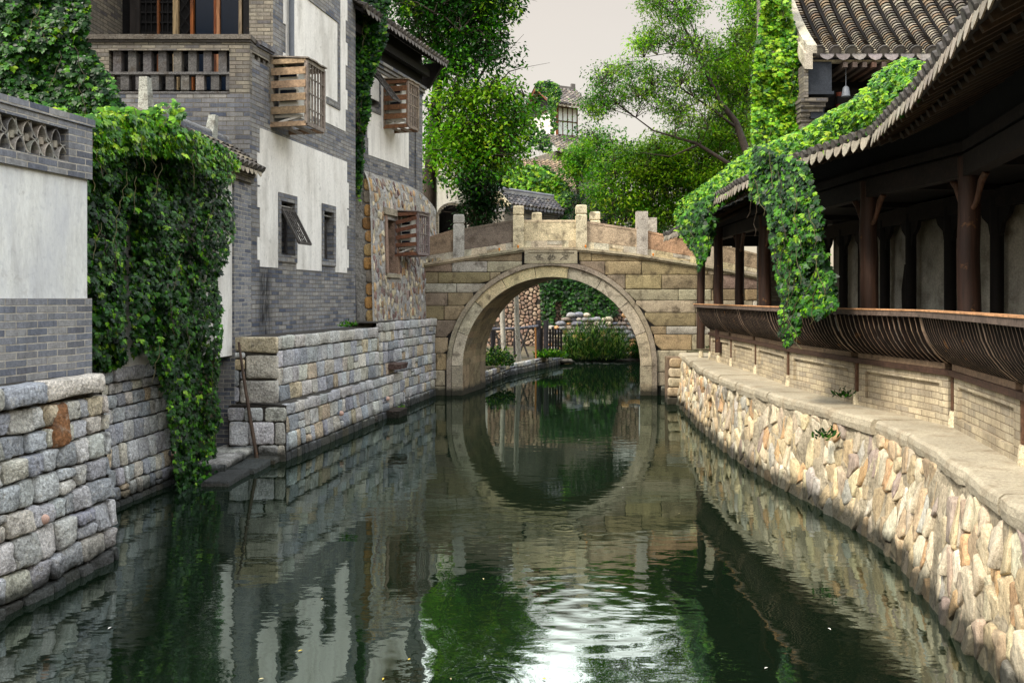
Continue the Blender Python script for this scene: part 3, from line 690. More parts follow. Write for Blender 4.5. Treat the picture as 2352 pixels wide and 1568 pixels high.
# return face toward the camera
SR = lambda u, v, d: V((-4.86 + u, 14.88 - d - .0 * v, v)); SRl = lambda u, v, d: V((-4.75 + u, 14.58 - d + .01 * v, v))
wall_back(mb, SR, 0, .84, .8, 2.05, nu=4, m=1); wall_back(mb, SRl, 0, .97, -.4, .93, nu=4, m=1)
for c in ([(0, .95), (.2, .95), (.2, 1.2), (0, 1.2)], [(.22, .93), (.86, .93), (.86, 1.32), (.22, 1.32)], [(0, 1.23), (.2, 1.22), (.2, 1.5), (0, 1.5)], [(0, 1.52), (.3, 1.5), (.3, 1.68), (0, 1.68)],
          [(.32, 1.35), (.86, 1.35), (.86, 1.74), (.32, 1.74)], [(0, 1.7), (.3, 1.7), (.3, 1.8), (0, 1.8)], [(0, 1.83), (.86, 1.78), (.86, 2.06), (0, 2.06)], [(.22, 1.34), (.3, 1.34), (.3, 1.48), (.22, 1.48)]): stone(mb, c, SR, .05, pick(GREY[1:] + WARM[:1], .18), rnd=.025)
for c in coursed(0, .96, -.1, .9, (.26, .4), (.3, .6), gap=.02): stone(mb, c, SRl, .045, pick(GREY, .2), rnd=.025)
mb.poly([SRl(0, .92, .02), SRl(.97, .92, .02), SRl(.97, .92, -.5), SRl(0, .92, -.5)], m=1)
mb.build('stone_wall', [M['stone'], M['mortar']], base=(-3.9, 16, 0), label='stepped plinth wall of tightly squared pale stones beneath the house with the balcony', cat='stone wall')

hs = thing('brick_house', 'tall grey brick and white plaster house with a balcony above its stone plinth', 'house', K(0, 2.05))
UE = K.u(816.5); UC = 0.0; TOP = 11.5; ub = K.u(627)
w1 = (K.u(643), K.u(675), 3.56, 4.60); w2 = (K.u(742), K.u(765), 3.56, 4.60)
holes = [w1, w2]
mb = MB()
wallgrid(mb, K, 0, UE, 2.0, 7.05, holes, 0, 0, reveal=.28, back=1)
wallgrid(mb, K, ub, UE, 7.05, TOP, [], 0, 0)
mb.poly([K(UE, 2, 0), K(UE, TOP, 0), K(UE, TOP, -4), K(UE, 2, -4)][::-1])
# front faces: below the balcony, and the upper storey set back
Ff = Frame(K(0, 0).x - 3.2, 15.6, 1, 0)
mb.box(Ff, -.2, 3.2, -.1, 6.39, -.25, -.0)
mb.build('wall', [M['brick_house'], M['dark']], hs)
mb = MB(); Yb = K(ub, 0).y; Fu = Frame(-4.97, Yb, 1, 0); xr = K(ub, 0).x
mb.box(Fu, 0, xr + 4.97, 7.0, TOP, -.5, 0)
mb.build('corner_pier', M['brick_warm'], hs); mb = MB()
Lw = Frame(-7.85, 15.7, .05, 1); mb.box(Lw, -.3, 2.6, 6.0, TOP, -.3, 0)
mb.build('upper_wall', M['brick_warm'], hs)
mb = MB(); mb.poly([V((-8.2, 15.6, 6.45)), V((-4.75, 15.6, 6.45)), V((-4.3, 18, 6.45)), V((-8.2, 18, 6.45))]); mb.build('floor_slab', M['wood_dark'], hs); mb = MB(); mb.poly([V((-8.2, 15.3, 11)), V((-4.6, 15.3, 11)), V((-4.2, 18.6, 11)), V((-8.2, 18.6, 11))]); mb.build('ceiling', M['wood_dark'], hs)
# doors of the loggia
Fd = Frame(-8.0, 17.3, 1, 0); mb = MB(); mb.box(Fd, 0, 3.4, 6.45, 11, -.1, -.06, m=1)
def dx(px): return (px - CX) * 17.3 / F + 8.0
for p0, p1, c in ((398, 410, (176, 150, 110)), (438, 445, (150, 84, 36)), (492, 497, (132, 70, 34)), (498, 506, (176, 122, 84)), (549, 556, (160, 140, 112)), (362, 366, (120, 70, 34)), (300, 322, (44, 38, 34)), (560, 600, (20, 16, 14))):
    mb.box(Fd, dx(p0), dx(p1), 6.45, 11, -.06, .03, lin(c))
mb.build('door_frame', [M['wood_v'], M['dark']], hs)
mb = MB(); mb.box(Fd, dx(450), dx(491), 6.5, 11, -.03, -.01); mb.box(Fd, dx(507), dx(548), 6.5, 11, -.03, -.01); mb.build('door_glass', M['glass_dark'], hs)
mb = MB()
for k in range(7): x = lerp(dx(322), dx(398), k / 6); mb.beam(Fd(x, 6.5, -.02), Fd(x, 9.5, -.02), .022, .03)
for k in range(16): z = 6.6 + k * .2; mb.beam(Fd(dx(322), z, -.02), Fd(dx(398), z, -.02), .02, .03)
for k in range(10): z = 6.6 + k * .3; mb.beam(Fd(dx(412), z, -.02), Fd(dx(436), z + .3, -.02), .012, .02); mb.beam(Fd(dx(436), z, -.02), Fd(dx(412), z + .3, -.02), .012, .02)
mb.build('door_lattice', M['wood_dark'], hs)
# balcony balustrade
bl = MB(); fc = Frame(-7.9, 15.6, 1, 0); fx = lambda px: (px - CX) * 15.6 / F + 7.9
uR = fx(573.5); uo0, uo1 = fx(250), fx(527)
bl.box(fc, -.1, uo0, 6.39, 7.15, -.22, .0); bl.box(fc, uo1, uR, 6.39, 7.15, -.22, .0); bl.box(fc, -.1, uR, 7.15, 7.3, -.22, 0)
bl.box(fc, uo0, uo1, 7.15, 7.2, -.2, .03)
us_ = K.u(579); ue_ = K.u(617)
bl.box(K, 0.004, us_, 6.39, 7.15, -.22, .002); bl.box(K, .004, ub - .02, 7.15, 7.3, -.22, .002); bl.box(K, ue_, ub, 6.39, 7.15, -.22, .002)
balc = bl.build('balcony', M['brick_warm'], hs)
mb = MB(); mb.box(fc, -.15, uR + .04, 7.345, 7.43, -.3, .06, lin((92, 86, 78))); mb.box(fc, -.15, uR + .02, 7.302, 7.343, -.26, .03, lin((74, 70, 66)))
mb.box(K, .3, ub, 7.345, 7.43, -.24, .06, lin((104, 104, 108))); mb.box(K, .26, ub, 7.302, 7.343, -.24, .03, lin((84, 84, 90)))
mb.build('coping', M['granite'], balc)
for base, frm, a0, a1, cnt in ((0, fc, uo0, uo1, 8), (1, K, us_, ue_, 3)):
    for row, (v0, v1) in enumerate(((6.775, 7.15), (6.42, 6.73))):
        w_ = (a1 - a0) / cnt
        for k in range(cnt + (1 if row else 0)):
            c = a0 + w_ * (k + (0 if row else .5)); 
            mb = MB(); hw = w_ * (.27 if base == 0 else .2)
            mb.box(frm, max(a0, c - hw), min(a1, c + hw), v0, v1, -.16, -.03, pick([(98, 94, 88), (84, 82, 80), (112, 108, 102)], .1))
            mb.build('baluster', M['granite'], balc)
mb = MB(); mb.box(fc, uo0, uo1, 6.73, 6.775, -.19, -.005, lin((96, 94, 92))); mb.box(fc, uo0, uo1, 6.38, 6.42, -.19, .01, lin((96, 94, 92))); mb.box(K, us_, ue_, 6.73, 6.775, -.19, -.005, lin((96, 94, 98))); mb.build('middle_rail', M['granite'], balc)
# plaster fields with toothed edges
def toothed(mb, fr, u0, u1, v0, v1, step=.49, amp=.09, d0=-.02, d=.012, holes=(), left=True, right=True):
    zs = [v0]
    while zs[-1] < v1 - .1: zs.append(min(v1, zs[-1] + step * R.uniform(.8, 1.2)))
    zs = sorted(set(zs + [h[2] for h in holes] + [h[3] for h in holes])); q = 0
    for a, b in zip(zs, zs[1:]):
        if b - a < .01: continue
        q += 1; l = u0 + (amp * (q % 2) if left else 0); r = u1 - (amp * (q % 2) if right else 0); segs = [(l, r)]
        for h in holes:
            if a >= h[2] - 1e-4 and b <= h[3] + 1e-4:
                ns = []
                for s0, s1 in segs:
                    if h[0] > s0 and h[1] < s1: ns += [(s0, h[0]), (h[1], s1)]
                    else: ns.append((s0, s1))
                segs = ns
        for s0, s1 in segs:
            if s1 > s0: mb.box(fr, s0, s1, a, b, d0, d)
sr = lambda w: (w[0] - .1, w[1] + .1, 3.3, w[3] + .15)
mb = MB(); toothed(mb, K, K.u(590), K.u(800), 3.42, 5.84, holes=[sr(w1), sr(w2)], amp=.1)
toothed(mb, K, K.u(650), K.u(797), 6.52, 9.6, amp=.11)
mb.build('plaster', M['plaster'], hs)
# brick strips framing the upper panel, pipe, window surrounds
mb = MB(); ui = K.u(777)
mb.box(K, ui - .07, ui + .04, 7.0, 8.95, .0, .035); mb.box(K, K.u(748), ui + .04, 6.93, 7.08, .0, .036); mb.box(K, K.u(650), ui + .04, 8.86, 9.7, .0, .034); mb.build('brick_strip', M['brick_house'], hs)
mb = MB(); up = K.u(663); mb.tube([K(up + .02, TOP, .09), K(up, 9.4, .09), K(up - .06, 8.5, .09), K(up - .06, 7.6, .09), K(up - .04, 7.2, .1)], .055, 8, lin((112, 108, 100))); mb.build('drain_pipe', M['metal'], hs)
def sash(parent, fr, u0, u1, vt, hgt, ang, nb=5, name='sash'):
    mb = MB(); o = V((0, 0, 0)); n = fr.n
    def q(u, s): return fr(u, vt - s * math.cos(ang), .03 + s * math.sin(ang))
    c = lin((72, 68, 64))
    for u in (u0, u1): mb.beam(q(u, 0), q(u, hgt), .04, .035, c, up=n)
    for s in (0, hgt): mb.beam(q(u0, s), q(u1, s), .05, .035, c, up=n)
    for k in range(1, nb + 1): x = lerp(u0, u1, k / (nb + 1)); mb.beam(q(x, 0), q(x, hgt), .014, .02, c, up=n)
    for k in range(1, 4): mb.beam(q(u0, hgt * k / 4), q(u1, hgt * k / 4), .014, .02, c, up=n)
    for k in range(4):
        a, b = hgt * k / 4, hgt * (k + 1) / 4; mb.beam(q(lerp(u0, u1, .3), a), q(lerp(u0, u1, .7), b), .012, .016, c, up=n); mb.beam(q(lerp(u0, u1, .7), a), q(lerp(u0, u1, .3), b), .012, .016, c, up=n)
    return mb.build(name, M['wood'], parent)
for w_, opened in ((w1, True), (w2, False)):
    mb = MB(); a, b, c, e = w_
    mb.box(K, a - .1, a, c - .14, e + .15, .0, .03); mb.box(K, b, b + .1, c - .14, e + .15, .0, .03); mb.box(K, a, b, e, e + .15, 0, .032); mb.box(K, a, b, c - .14, c, 0, .033)
    wn = mb.build('window', M['brick_house'], hs)
    mb = MB(); fcol = lin((60, 58, 58))
    for x in (a + .03, b - .03): mb.beam(K(x, c, -.16), K(x, e, -.16), .05, .05, fcol, up=K.n)
    for z in (c + .03, e - .18): mb.beam(K(a, z, -.16), K(b, z, -.16), .05, .05, fcol)
    mb.tube([K(a, e - .09, -.05), K(b, e - .09, -.05)], .02, 8, lin((140, 138, 132)))
    mb.build('frame', M['wood'], wn)
    if opened: sash(wn, K, a + .03, b - .03, e - .16, .74, math.radians(28))
    else: sash(wn, K.off(-.19), a + .05, b - .05, e - .2, .8, 0, nb=2)

# projecting timber cages around the window air conditioners
def cage(parent, fr, u0, u1, v0, v1, dep, wood=(144, 120, 94), grey=(124, 114, 104), skew=0, ns=5, slats=None):
    """u0 is the end toward the camera; slatted end boards and a gridded front"""
    mb = MB(); c = lin(wood); g = lin(grey); sk = lambda u, v, d: fr(u, v + skew * d, d)
    for u in (u0, u1):
        for d in (.03, dep): mb.beam(sk(u, v0, d), sk(u, v1 - (.12 if d > .1 else 0), d), .06, .06, vary(g, .1), up=fr.n)
    for v in (v0, v1 - .12):
        mb.beam(sk(u0, v, dep), sk(u1, v, dep), .05, .07, vary(g, .1)); 
        for u in (u0, u1): mb.beam(sk(u, v, 0), sk(u, v, dep), .06, .09, vary(c, .15))
    mb.beam(sk(u0, v0 - .04, .25), sk(u1, v0 - .04, .25), .12, .02, g); mb.beam(sk(u0, v0 - .04, dep - .2), sk(u1, v0 - .04, dep - .2), .12, .02, g)
    cg = mb.build('window_cage', M['wood'], parent)
    h = v1 - .12 - v0
    for k in range(ns - 1):
        mb = MB(); z = v0 + .17 + (h - .2) * (k + .35) / (ns - 1); tw = (slats[k] if slats else 0)
        mb.beam(sk(u0 - .035, z - tw, 0.03), sk(u0 - .035, z + tw, dep), .022, .135 if not slats else .10, vary(c, .18)); mb.build('slat', M['wood'], cg)
    mb = MB(); n = 5
    for k in range(1, n + 1): x = lerp(u0, u1, k / (n + 1)); mb.beam(sk(x, v0, dep), sk(x, v1 - .14, dep), .022, .03, vary(g, .15), up=fr.n)
    for k in range(1, 4): z = lerp(v0, v1 - .12, k / 4); mb.beam(sk(u0, z, dep + .004), sk(u1, z, dep + .004), .022, .022, vary(g, .15))
    mb.build('grille', M['wood'], cg)
    mb = MB(); k = 4
    for i in range(k):
        a, b = lerp(u0 - .05, u1 + .05, i / k), lerp(u0 - .05, u1 + .05, (i + 1) / k) - .006; z = .0 + .012 * (i % 2)
        mb.hexa([sk(a, v1 - .02 + z, 0), sk(b, v1 - .02 + z, 0), sk(b, v1 - .09 + z, dep + .06), sk(a, v1 - .09 + z, dep + .06), sk(a, v1 + .005 + z, 0), sk(b, v1 + .005 + z, 0), sk(b, v1 - .065 + z, dep + .06), sk(a, v1 - .065 + z, dep + .06)], vary(g, .2))
    mb.build('cage_roof', M['wood'], cg)
    return cg
def aircon(fr, u0, u1, v0, v1, dep, label, skew=0):
    t = thing('air_conditioner', label, 'air conditioner', fr((u0 + u1) / 2, v0, 0), group='air conditioners inside the timber window cages'); sk = lambda u, v, d: fr(u, v + skew * d, d)
    mb = MB(); a, b = u0 + .08, u1 - .08; c0, c1 = v0 + .22, v1 - .26
    p = [sk(x, z, d) for z in (c0, c1) for x, d in ((a, .12), (b, .12), (b, dep - .2), (a, dep - .2))]; mb.hexa(p, lin((200, 200, 194))); mb.build('casing', M['white'], t)
    mb = MB()
    for k in range(5): z = lerp(c0 + .1, c1 - .1, k / 4); mb.beam(sk(a - .012, z, .16), sk(a - .012, z, dep - .24), .02, .06, lin((26, 34, 40)))
    mb.build('vent', M['glass_dark'], t)
    mb = MB(); mb.beam(sk(a, c0 - .06, .02), sk(a, c0 - .06, dep - .1), .04, .04, lin((180, 178, 172))); mb.beam(sk(b, c0 - .06, .02), sk(b, c0 - .06, dep - .1), .04, .04, lin((180, 178, 172))); mb.beam(sk(a, c0 - .065, dep - .2), sk(b, c0 - .065, dep - .2), .04, .03, lin((180, 178, 172))); mb.beam(sk(a, v0 + .02, .02), sk(a, c0 - .06, dep - .15), .05, .04, lin((150, 148, 140))); mb.build('bracket', M['white'], t)
ca, cb = K.u(619) + .05, K.u(619) + .82
cage(hs, K, ca, cb, 5.98, 7.27, .72)
aircon(K, ca, cb, 5.98, 7.27, .72, 'pale boxed air conditioner inside the cage beside the balcony')

# ================================================================ SECOND HOUSE (rubble foot, plaster above)
E = Frame(-3.67, 21.5, .312, 1); UE2 = E.u(966)
h2 = thing('plaster_house', 'white plaster house under a deep tiled eave with a rubble stone foot beside the bridge', 'house', E(0, 2.1))
s1 = (E.u(849), E.u(870), 7.55, 8.5)
mb = MB(); wallgrid(mb, E, 0, UE2, 5.3, 8.75, [s1], 0, 0, reveal=.25, back=1)
mb.poly([E(UE2, 5, 0), E(UE2, 9.0, 0), E(UE2, 9.0, -4), E(UE2, 5, -4)][::-1])
fE = Frame(E(0, 0).x - 3.0, 21.5, 1, 0); mb.box(fE, 0, 3.0, 2.0, 9.2, -.3, 0); mb.box(E, UE2 - .42, UE2 + .02, 5.0, 8.7, 0, .05)
mb.build('wall', [M['brick_house'], M['dark']], h2)
mb = MB(); toothed(mb, E, E.u(843), E.u(938), 6.3, 8.45, holes=[(s1[0] - .09, s1[1] + .09, s1[2] - .14, s1[3] + .1)], amp=.06, left=True, right=False); mb.build('plaster', M['plaster'], h2)
mb = MB(); a, b, c, e = s1
mb.box(E, a - .08, a, c - .13, e + .1, 0, .03); mb.box(E, b, b + .08, c - .13, e + .1, 0, .03); mb.box(E, a, b, c - .13, c, 0, .031); mb.box(E, a, b, e, e + .1, 0, .032)
wn = mb.build('window', M['brick_house'], h2); sash(wn, E, a, b, e - .05, .95, math.radians(38), nb=3)
mb = MB()
for k in range(3): mb.box(E, -.2, UE2 + .1, 8.5 + k * .085, 8.58 + k * .085, -.2, .05 + k * .05)
mb.build('cornice', M['brick_house'], h2)
# rubble foot, battered, with a rounded shoulder
def SB(u, v, d):
    out = .30 - .10 * (v - 2.1) / 3.6 - (max(0, v - 5.3) / .6) ** 2 * .16
    return E(u, v, out + d)
ru1 = E.u(985) - .05
def rt(u): k = u / ru1; return 5.85 - .08 * k - .45 * max(0, (k - .6) / .4) ** 2
sw = (E.u(880) - .3, E.u(900) - .28, 3.35, 4.85)
mb = MB(); n = 26
for i in range(n):
    for j in range(14):
        a, b = lerp(-.1, ru1, i / n), lerp(-.1, ru1, (i + 1) / n)
        q = []
        for x, k in ((a, j), (b, j), (b, j + 1), (a, j + 1)): v = lerp(2.0, rt(x), k / 14); q.append(SB(x, v, .014 + .02 * n1(x * 3, v * 1.2)))
        cu, cv = (a + b) / 2, lerp(2, rt((a + b) / 2), (j + .5) / 14)
        if sw[0] - .02 < cu < sw[1] + .02 and sw[2] < cv < sw[3]: continue
        mb.poly(q, m=1)
for c in voro(0, ru1, 2.08, lambda u: rt(u) - .03, .125, .22, gap=.035, keep=.86):
    cu = sum(p[0] for p in c) / len(c); cv = sum(p[1] for p in c) / len(c)
    if sw[0] - .15 < cu < sw[1] + .15 and sw[2] - .1 < cv < sw[3] + .1: continue
    stone(mb, c, SB, R.uniform(.012, .04), pick(RUB, .22), rnd=.02, jit=.012)
SC_ = lambda u, v, d: V((E(0, 0).x + .30 - .03 * (v - 2) - u, 21.49 - d, v))    # corner stones facing the camera
for k in range(11):
    z = 2.15 + k * .325; w_ = R.uniform(.18, .27); stone(mb, [(-.02, z), (w_, z + R.uniform(-.03, .03)), (w_, z + .28), (-.02, z + .29)], SC_, .05, pick([(186, 140, 84), (150, 110, 68), (196, 160, 108), (150, 138, 124)], .15), rnd=.05)
mb.poly([SC_(-.02, 2, 0), SC_(.45, 2, 0), SC_(.45, 5.9, 0), SC_(-.02, 5.8, 0)][::-1], m=1)
mb.build('rubble_foot', [M['stone_rough'], M['mortar_grey']], h2)
mb = MB(); a, b, c, e = sw
for q in ((a - .13, a, c, e), (b, b + .13, c, e)): mb.hexa([SB(q[0], q[2], -.25), SB(q[1], q[2], -.25), SB(q[1], q[2], .05), SB(q[0], q[2], .05), SB(q[0], q[3], -.25), SB(q[1], q[3], -.25), SB(q[1], q[3], .05), SB(q[0], q[3], .05)], pick([(140, 116, 100)]))
mb.hexa([SB(a - .2, e, -.2), SB(b + .2, e, -.2), SB(b + .2, e, .08), SB(a - .2, e, .08), SB(a - .2, e + .17, -.2), SB(b + .2, e + .17, -.2), SB(b + .2, e + .17, .08), SB(a - .2, e + .17, .08)], pick([(150, 138, 120)]))
mb.hexa([SB(a - .1, c - .1, -.2), SB(b + .1, c - .1, -.2), SB(b + .1, c - .1, .07), SB(a - .1, c - .1, .07), SB(a - .1, c, -.2), SB(b + .1, c, -.2), SB(b + .1, c, .07), SB(a - .1, c, .07)], pick([(150, 138, 120)]))
wn = mb.build('stone_window', M['granite'], h2); mb = MB(); mb.poly([SB(a, c, -.24), SB(b, c, -.24), SB(b, e, -.24), SB(a, e, -.24)]); mb.build('pane', M['glass_dark'], wn)
c2a = E.u(880) + .02; cage(h2, E, c2a, c2a + .66, 7.16, 8.42, .68, wood=(124, 86, 60), grey=(132, 118, 102)); aircon(E, c2a, c2a + .66, 7.16, 8.42, .68, 'pale boxed air conditioner inside the upper cage under the tiled eave')
c3 = E.off(.22); c3a = c3.u(908); cage(h2, c3, c3a, c3a + .74, 3.86, 5.02, .62, wood=(112, 74, 54), grey=(120, 108, 104), skew=.04, slats=[.0, .02, .045, .05]); aircon(c3, c3a, c3a + .74, 3.86, 5.02, .62, 'pale boxed air conditioner inside the lowest cage against the rubble wall', skew=.04)
mb = MB(); mb.tube([SB(sw[1] + .2, 4.9, .06), SB(sw[1] + .27, 4.7, .1), SB(sw[1] + .3, 4.3, .09), SB(sw[1] + .24, 3.95, .08), SB(sw[1] + .22, 3.7, .06)], .025, 7, lin((190, 188, 180))); mb.build('hose', M['white'], h2)
# eave
ez = 9.5; e0, e1 = -1.1, UE2 + .45; od = .62
Q = lambda t_, s: E(t_, ez + 1.3 * s + .25 * s * s, od - 2.4 * s)
mb = MB(); tiles(mb, Q, [lerp(e0, e1, k / 24) for k in range(25)], 12, r=.085, drip=.14, dripc=(104, 98, 92))
mb.poly([Q(e0, 0) - V((0, 0, .06)), Q(e1, 0) - V((0, 0, .06)), Q(e1, 1) - V((0, 0, .06)), Q(e0, 1) - V((0, 0, .06))][::-1], m=0)
mb.build('tile_roof', M['tile'], h2)
mb = MB()
for k in range(26): u = lerp(e0 + .05, e1 - .05, k / 25); mb.beam(E(u, ez - .1, od - .06), E(u, ez + .55, -.5), .06, .07)
mb.beam(E(e0, ez - .05, od - .08), E(e1, ez - .05, od - .08), .05, .09)
mb.beam(E(e0, 9.15, .15), E(e1 - .3, 9.15, .15), .15, .2); mb.box(E, e0, e1 - .3, 8.78, 9.7, -.25, -.02)
mb.hexa([E(e1 - .1, 8.8, -.2), E(e1 + .02, 8.8, -.2), E(e1 + .02, 8.8, .1), E(e1 - .1, 8.8, .1), E(e1 - .1, 9.5, -.2), E(e1 + .02, 9.5, -.2), E(e1 + .02, 9.5, od - .05), E(e1 - .1, 9.5, od - .05)])
mb.build('rafter', M['wood_dark'], h2)

# small things on the left walls
for i, (fr_, px, py, lab) in enumerate([(Frame(-4.34, 8.2, .118, 1), 90, 1192, 'small pink domed wall lamp on the nearest stone wall'), (Frame(-4.98, 12.7, .11, 1), 423 - 30, 1046 - 6, 'small pink domed wall lamp at the end of the recessed wall by the ivy'),
                         (Frame(-3.75, 14.7, .174, 1), 779, 949, 'small pink domed wall lamp low on the plinth, left of its pair'), (Frame(-3.75, 14.7, .174, 1), 886, 915, 'small pink domed wall lamp low on the plinth below its ledge'),
                         (Frame(-4.0, 14.9, .197, 1), 1032, 860, 'small pink domed wall lamp on the plinth next to the bridge')]):
    u, v = fr_.px(px, py); t = thing('wall_lamp', lab, 'lamp', fr_(u, v, 0), group='small domed lamps on the canal walls')
    mb = MB(); c = fr_(u, v, .0); s_ = .055
    for k in range(5):
        a0, a1 = k * .3, (k + 1) * .3
        ring = [[c + fr_.n * (.03 + s_ * 1.2 * math.sin(a)) + (fr_.t * math.cos(x) + V((0, 0, 1)) * math.sin(x)) * s_ * math.cos(a) for x in [math.pi * 2 * q / 10 for q in range(10)]] for a in (a0, a1)]
        mb.add(ring[0] + ring[1], [(q, (q + 1) % 10, 10 + (q + 1) % 10, 10 + q) for q in range(10)], smooth=True)
    mb.build('dome', M['pink'], t); mb = MB(); mb.tube([c - fr_.n * .02, c + fr_.n * .035], s_ * .8, 10, lin((90, 84, 80))); mb.build('mount', M['metal'], t)
for px, py, lab, z in ((905, 842, 'dark square stone spout jutting from the upper plinth', 1), (900, 955, 'dark stone block jutting out just above the water', 1)):
    fr_ = Frame(-4.05, 14.9, .197, 1).off(.03) if py < 900 else Frame(-3.80, 14.6, .174, 1)
    u, v = fr_.px(px - 14, py); mb = MB(); hh = .08 if py < 900 else .13; ww = .5 if py < 900 else .6
    sp = lambda a, b, d: fr_(a, b, d)
    mb.hexa([fr_(u, v - hh, -.2), fr_(u + ww, v - hh, -.2), fr_(u + ww, v - hh + .02, .3), fr_(u, v - hh + .02, .3), fr_(u - .02, v + hh, -.2), fr_(u + ww, v + hh, -.2), fr_(u + ww, v + hh, .34), fr_(u, v + hh - .02, .33)], lin((84, 66, 60)))
    mb.build('stone_spout', M['stone'], base=fr_(u, v, 0), label=lab, cat='stone')
mb = MB(); mb.tube([V((-4.62, 14.72, 1.98)), V((-4.5, 14.6, 1.4)), V((-4.36, 14.46, .8)), V((-4.22, 14.4, .08))], [.022, .026, .03, .034], 7, lin((78, 62, 50))); mb.build('wooden_pole', M['wood_v'], base=(-4.2, 14.4, 0), label='thin weathered wooden pole leaning against the corner of the plinth', cat='pole')
# ================================================================ BRIDGE
YB = 24.5; BX, BZ, RI, RO, RM = 1.115, .82, 2.5, 2.82, 2.95
pz = lambda py: H - (py - HY) * YB / F
pxx = lambda px: (px - CX) * YB / F
br = thing('stone_bridge', 'humpbacked stone arch bridge with carved plaque and slab parapets over the canal', 'bridge', V((BX, YB, 0)))
cpts = [(-3.2, pz(612)), (pxx(985), pz(603)), (pxx(1100), pz(584)), (pxx(1200), pz(569)), (pxx(1325), pz(568)), (pxx(1450), pz(581)), (pxx(1620), pz(609)), (pxx(1740), pz(632)), (8.5, pz(660))]
def cop(x):
    for (a, za), (b, zb) in zip(cpts, cpts[1:]):
        if x <= b: return lerp(za, zb, (x - a) / (b - a))
    return cpts[-1][1]
SBf = lambda u, v, d: V((u, YB - d, v))
mb = MB()
def bridge_cells(x0, x1, side):
    rows = [-.1] + sorted(pz(y) for y in ([886, 854, 804, 768, 749, 718, 690, 664, 631, 600, 560] if side > 0 else [886, 850, 812, 775, 735, 702, 672, 651, 625, 600, 560]))
    for z0, z1 in zip(rows, rows[1:]):
        x = x0 - R.uniform(0, .8)
        while x < x1:
            w = R.uniform(.7, 1.9); a, b = max(x, x0), min(x + w, x1); x += w
            if b - a < .12: b = a + .12
            n = max(3, int((b - a) / .07)); run = []
            def flush(run):
                if len(run) < 3: return
                p = [(q[0], q[1]) for q in run] + [(q[0], q[2]) for q in run[::-1]]
                p[0] = (p[0][0] + .006, p[0][1]); 
                # thin out the collinear points
                st = max(1, len(run) // 5); idx = sorted(set(list(range(0, len(run), st)) + [len(run) - 1]))
                p = [(run[i][0], run[i][1] + .006) for i in idx] + [(run[i][0], run[i][2] - .006) for i in idx[::-1]]
                if max(q[2] - q[1] for q in run) < .05: return
                stone(mb, p, SBf, R.uniform(.02, .04), pick(BRG, .2), rnd=.012, jit=.004, tilt=.04)
            for i in range(n + 1):
                xx = lerp(a + .006, b - .006, i / n); lo, hi = z0, min(z1, cop(xx) - .1)
                dx_ = abs(xx - BX)
                if dx_ < RM:
                    if z1 <= BZ: lo = 99
                    else: lo = max(lo, BZ + math.sqrt(RM * RM - dx_ * dx_))
                if -.02 + .34 < xx < 1.86 and hi > 3.65: hi = min(hi, 3.66)
                if hi - lo > .03: run.append((xx, lo, hi))
                else: flush(run); run = []
            flush(run)
bridge_cells(-3.0, BX, -1); bridge_cells(BX, 8.4, 1)
# backing sheet with the arch cut out
n = 120
for i in range(n):
    a, b = lerp(-3.0, 8.5, i / n), lerp(-3.0, 8.5, (i + 1) / n)
    lo = [(-.3 if abs(x - BX) >= RI + .1 else BZ + math.sqrt((RI + .1) ** 2 - (x - BX) ** 2)) for x in (a, b)]
    if min(lo) < -.2 < max(lo): lo = [max(lo)] * 2 if abs((a + b) / 2 - BX) < RI + .1 else [-.3, -.3]
    mb.poly([V((a, YB + .004, lo[0])), V((b, YB + .004, lo[1])), V((b, YB + .004, cop(b) - .06)), V((a, YB + .004, cop(a) - .06))], m=1)
mb.build('side_wall', [M['granite'], M['mortar_dark']], br)
# voussoirs, moulding, barrel
mb = MB(); A = [math.pi * k / 9 for k in range(10)]
for a0, a1 in zip(A, A[1:]):
    q = [(BX + RI * math.cos(lerp(a0 + .003, a1 - .003, k / 8)), BZ + RI * math.sin(lerp(a0 + .003, a1 - .003, k / 8))) for k in range(9)]
    p = [(BX + (RO - .01) * math.cos(lerp(a0 + .003, a1 - .003, k / 8)), BZ + (RO - .01) * math.sin(lerp(a0 + .003, a1 - .003, k / 8))) for k in range(8, -1, -1)]
    c = pick([(196, 180, 140), (186, 174, 146), (200, 182, 136), (178, 168, 146)], .07); off = .04
    for e0, e1, f0, f1 in zip(q, q[1:], p[::-1], p[::-1][1:]):
        mb.add([SBf(*e0, off), SBf(*f0, off), SBf(*f1, off), SBf(*e1, off)], [(0, 1, 2, 3)], c)
        mb.add([SBf(*e0, off), SBf(*e1, off), SBf(*e1, -.05), SBf(*e0, -.05)], [(0, 1, 2, 3)], c)
for sgn in (-1, 1):
    for z0, z1 in ((-.1, .32), (.325, .815)):
        x0, x1 = sorted((BX + sgn * RI, BX + sgn * (RO - .01))); c = pick([(176, 162, 134), (160, 148, 128)], .08)
        mb.hexa([V((x0, YB - .04, z0)), V((x1, YB - .04, z0)), V((x1, YB + .1, z0)), V((x0, YB + .1, z0)), V((x0, YB - .04, z1)), V((x1, YB - .04, z1)), V((x1, YB + .1, z1)), V((x0, YB + .1, z1))], c)
mb.build('arch_ring', M['granite'], br)
mb = MB(); angs = [0] + [math.pi * k / 40 for k in range(41)] + [math.pi]
pth = [(BX + math.cos(a), a) for a in angs]
def ringp(r, i):
    if i == 0: return (BX + r, -.1)
    if i == len(angs) - 1: return (BX - r, -.1)
    return (BX + r * math.cos(angs[i]), BZ + r * math.sin(angs[i]))
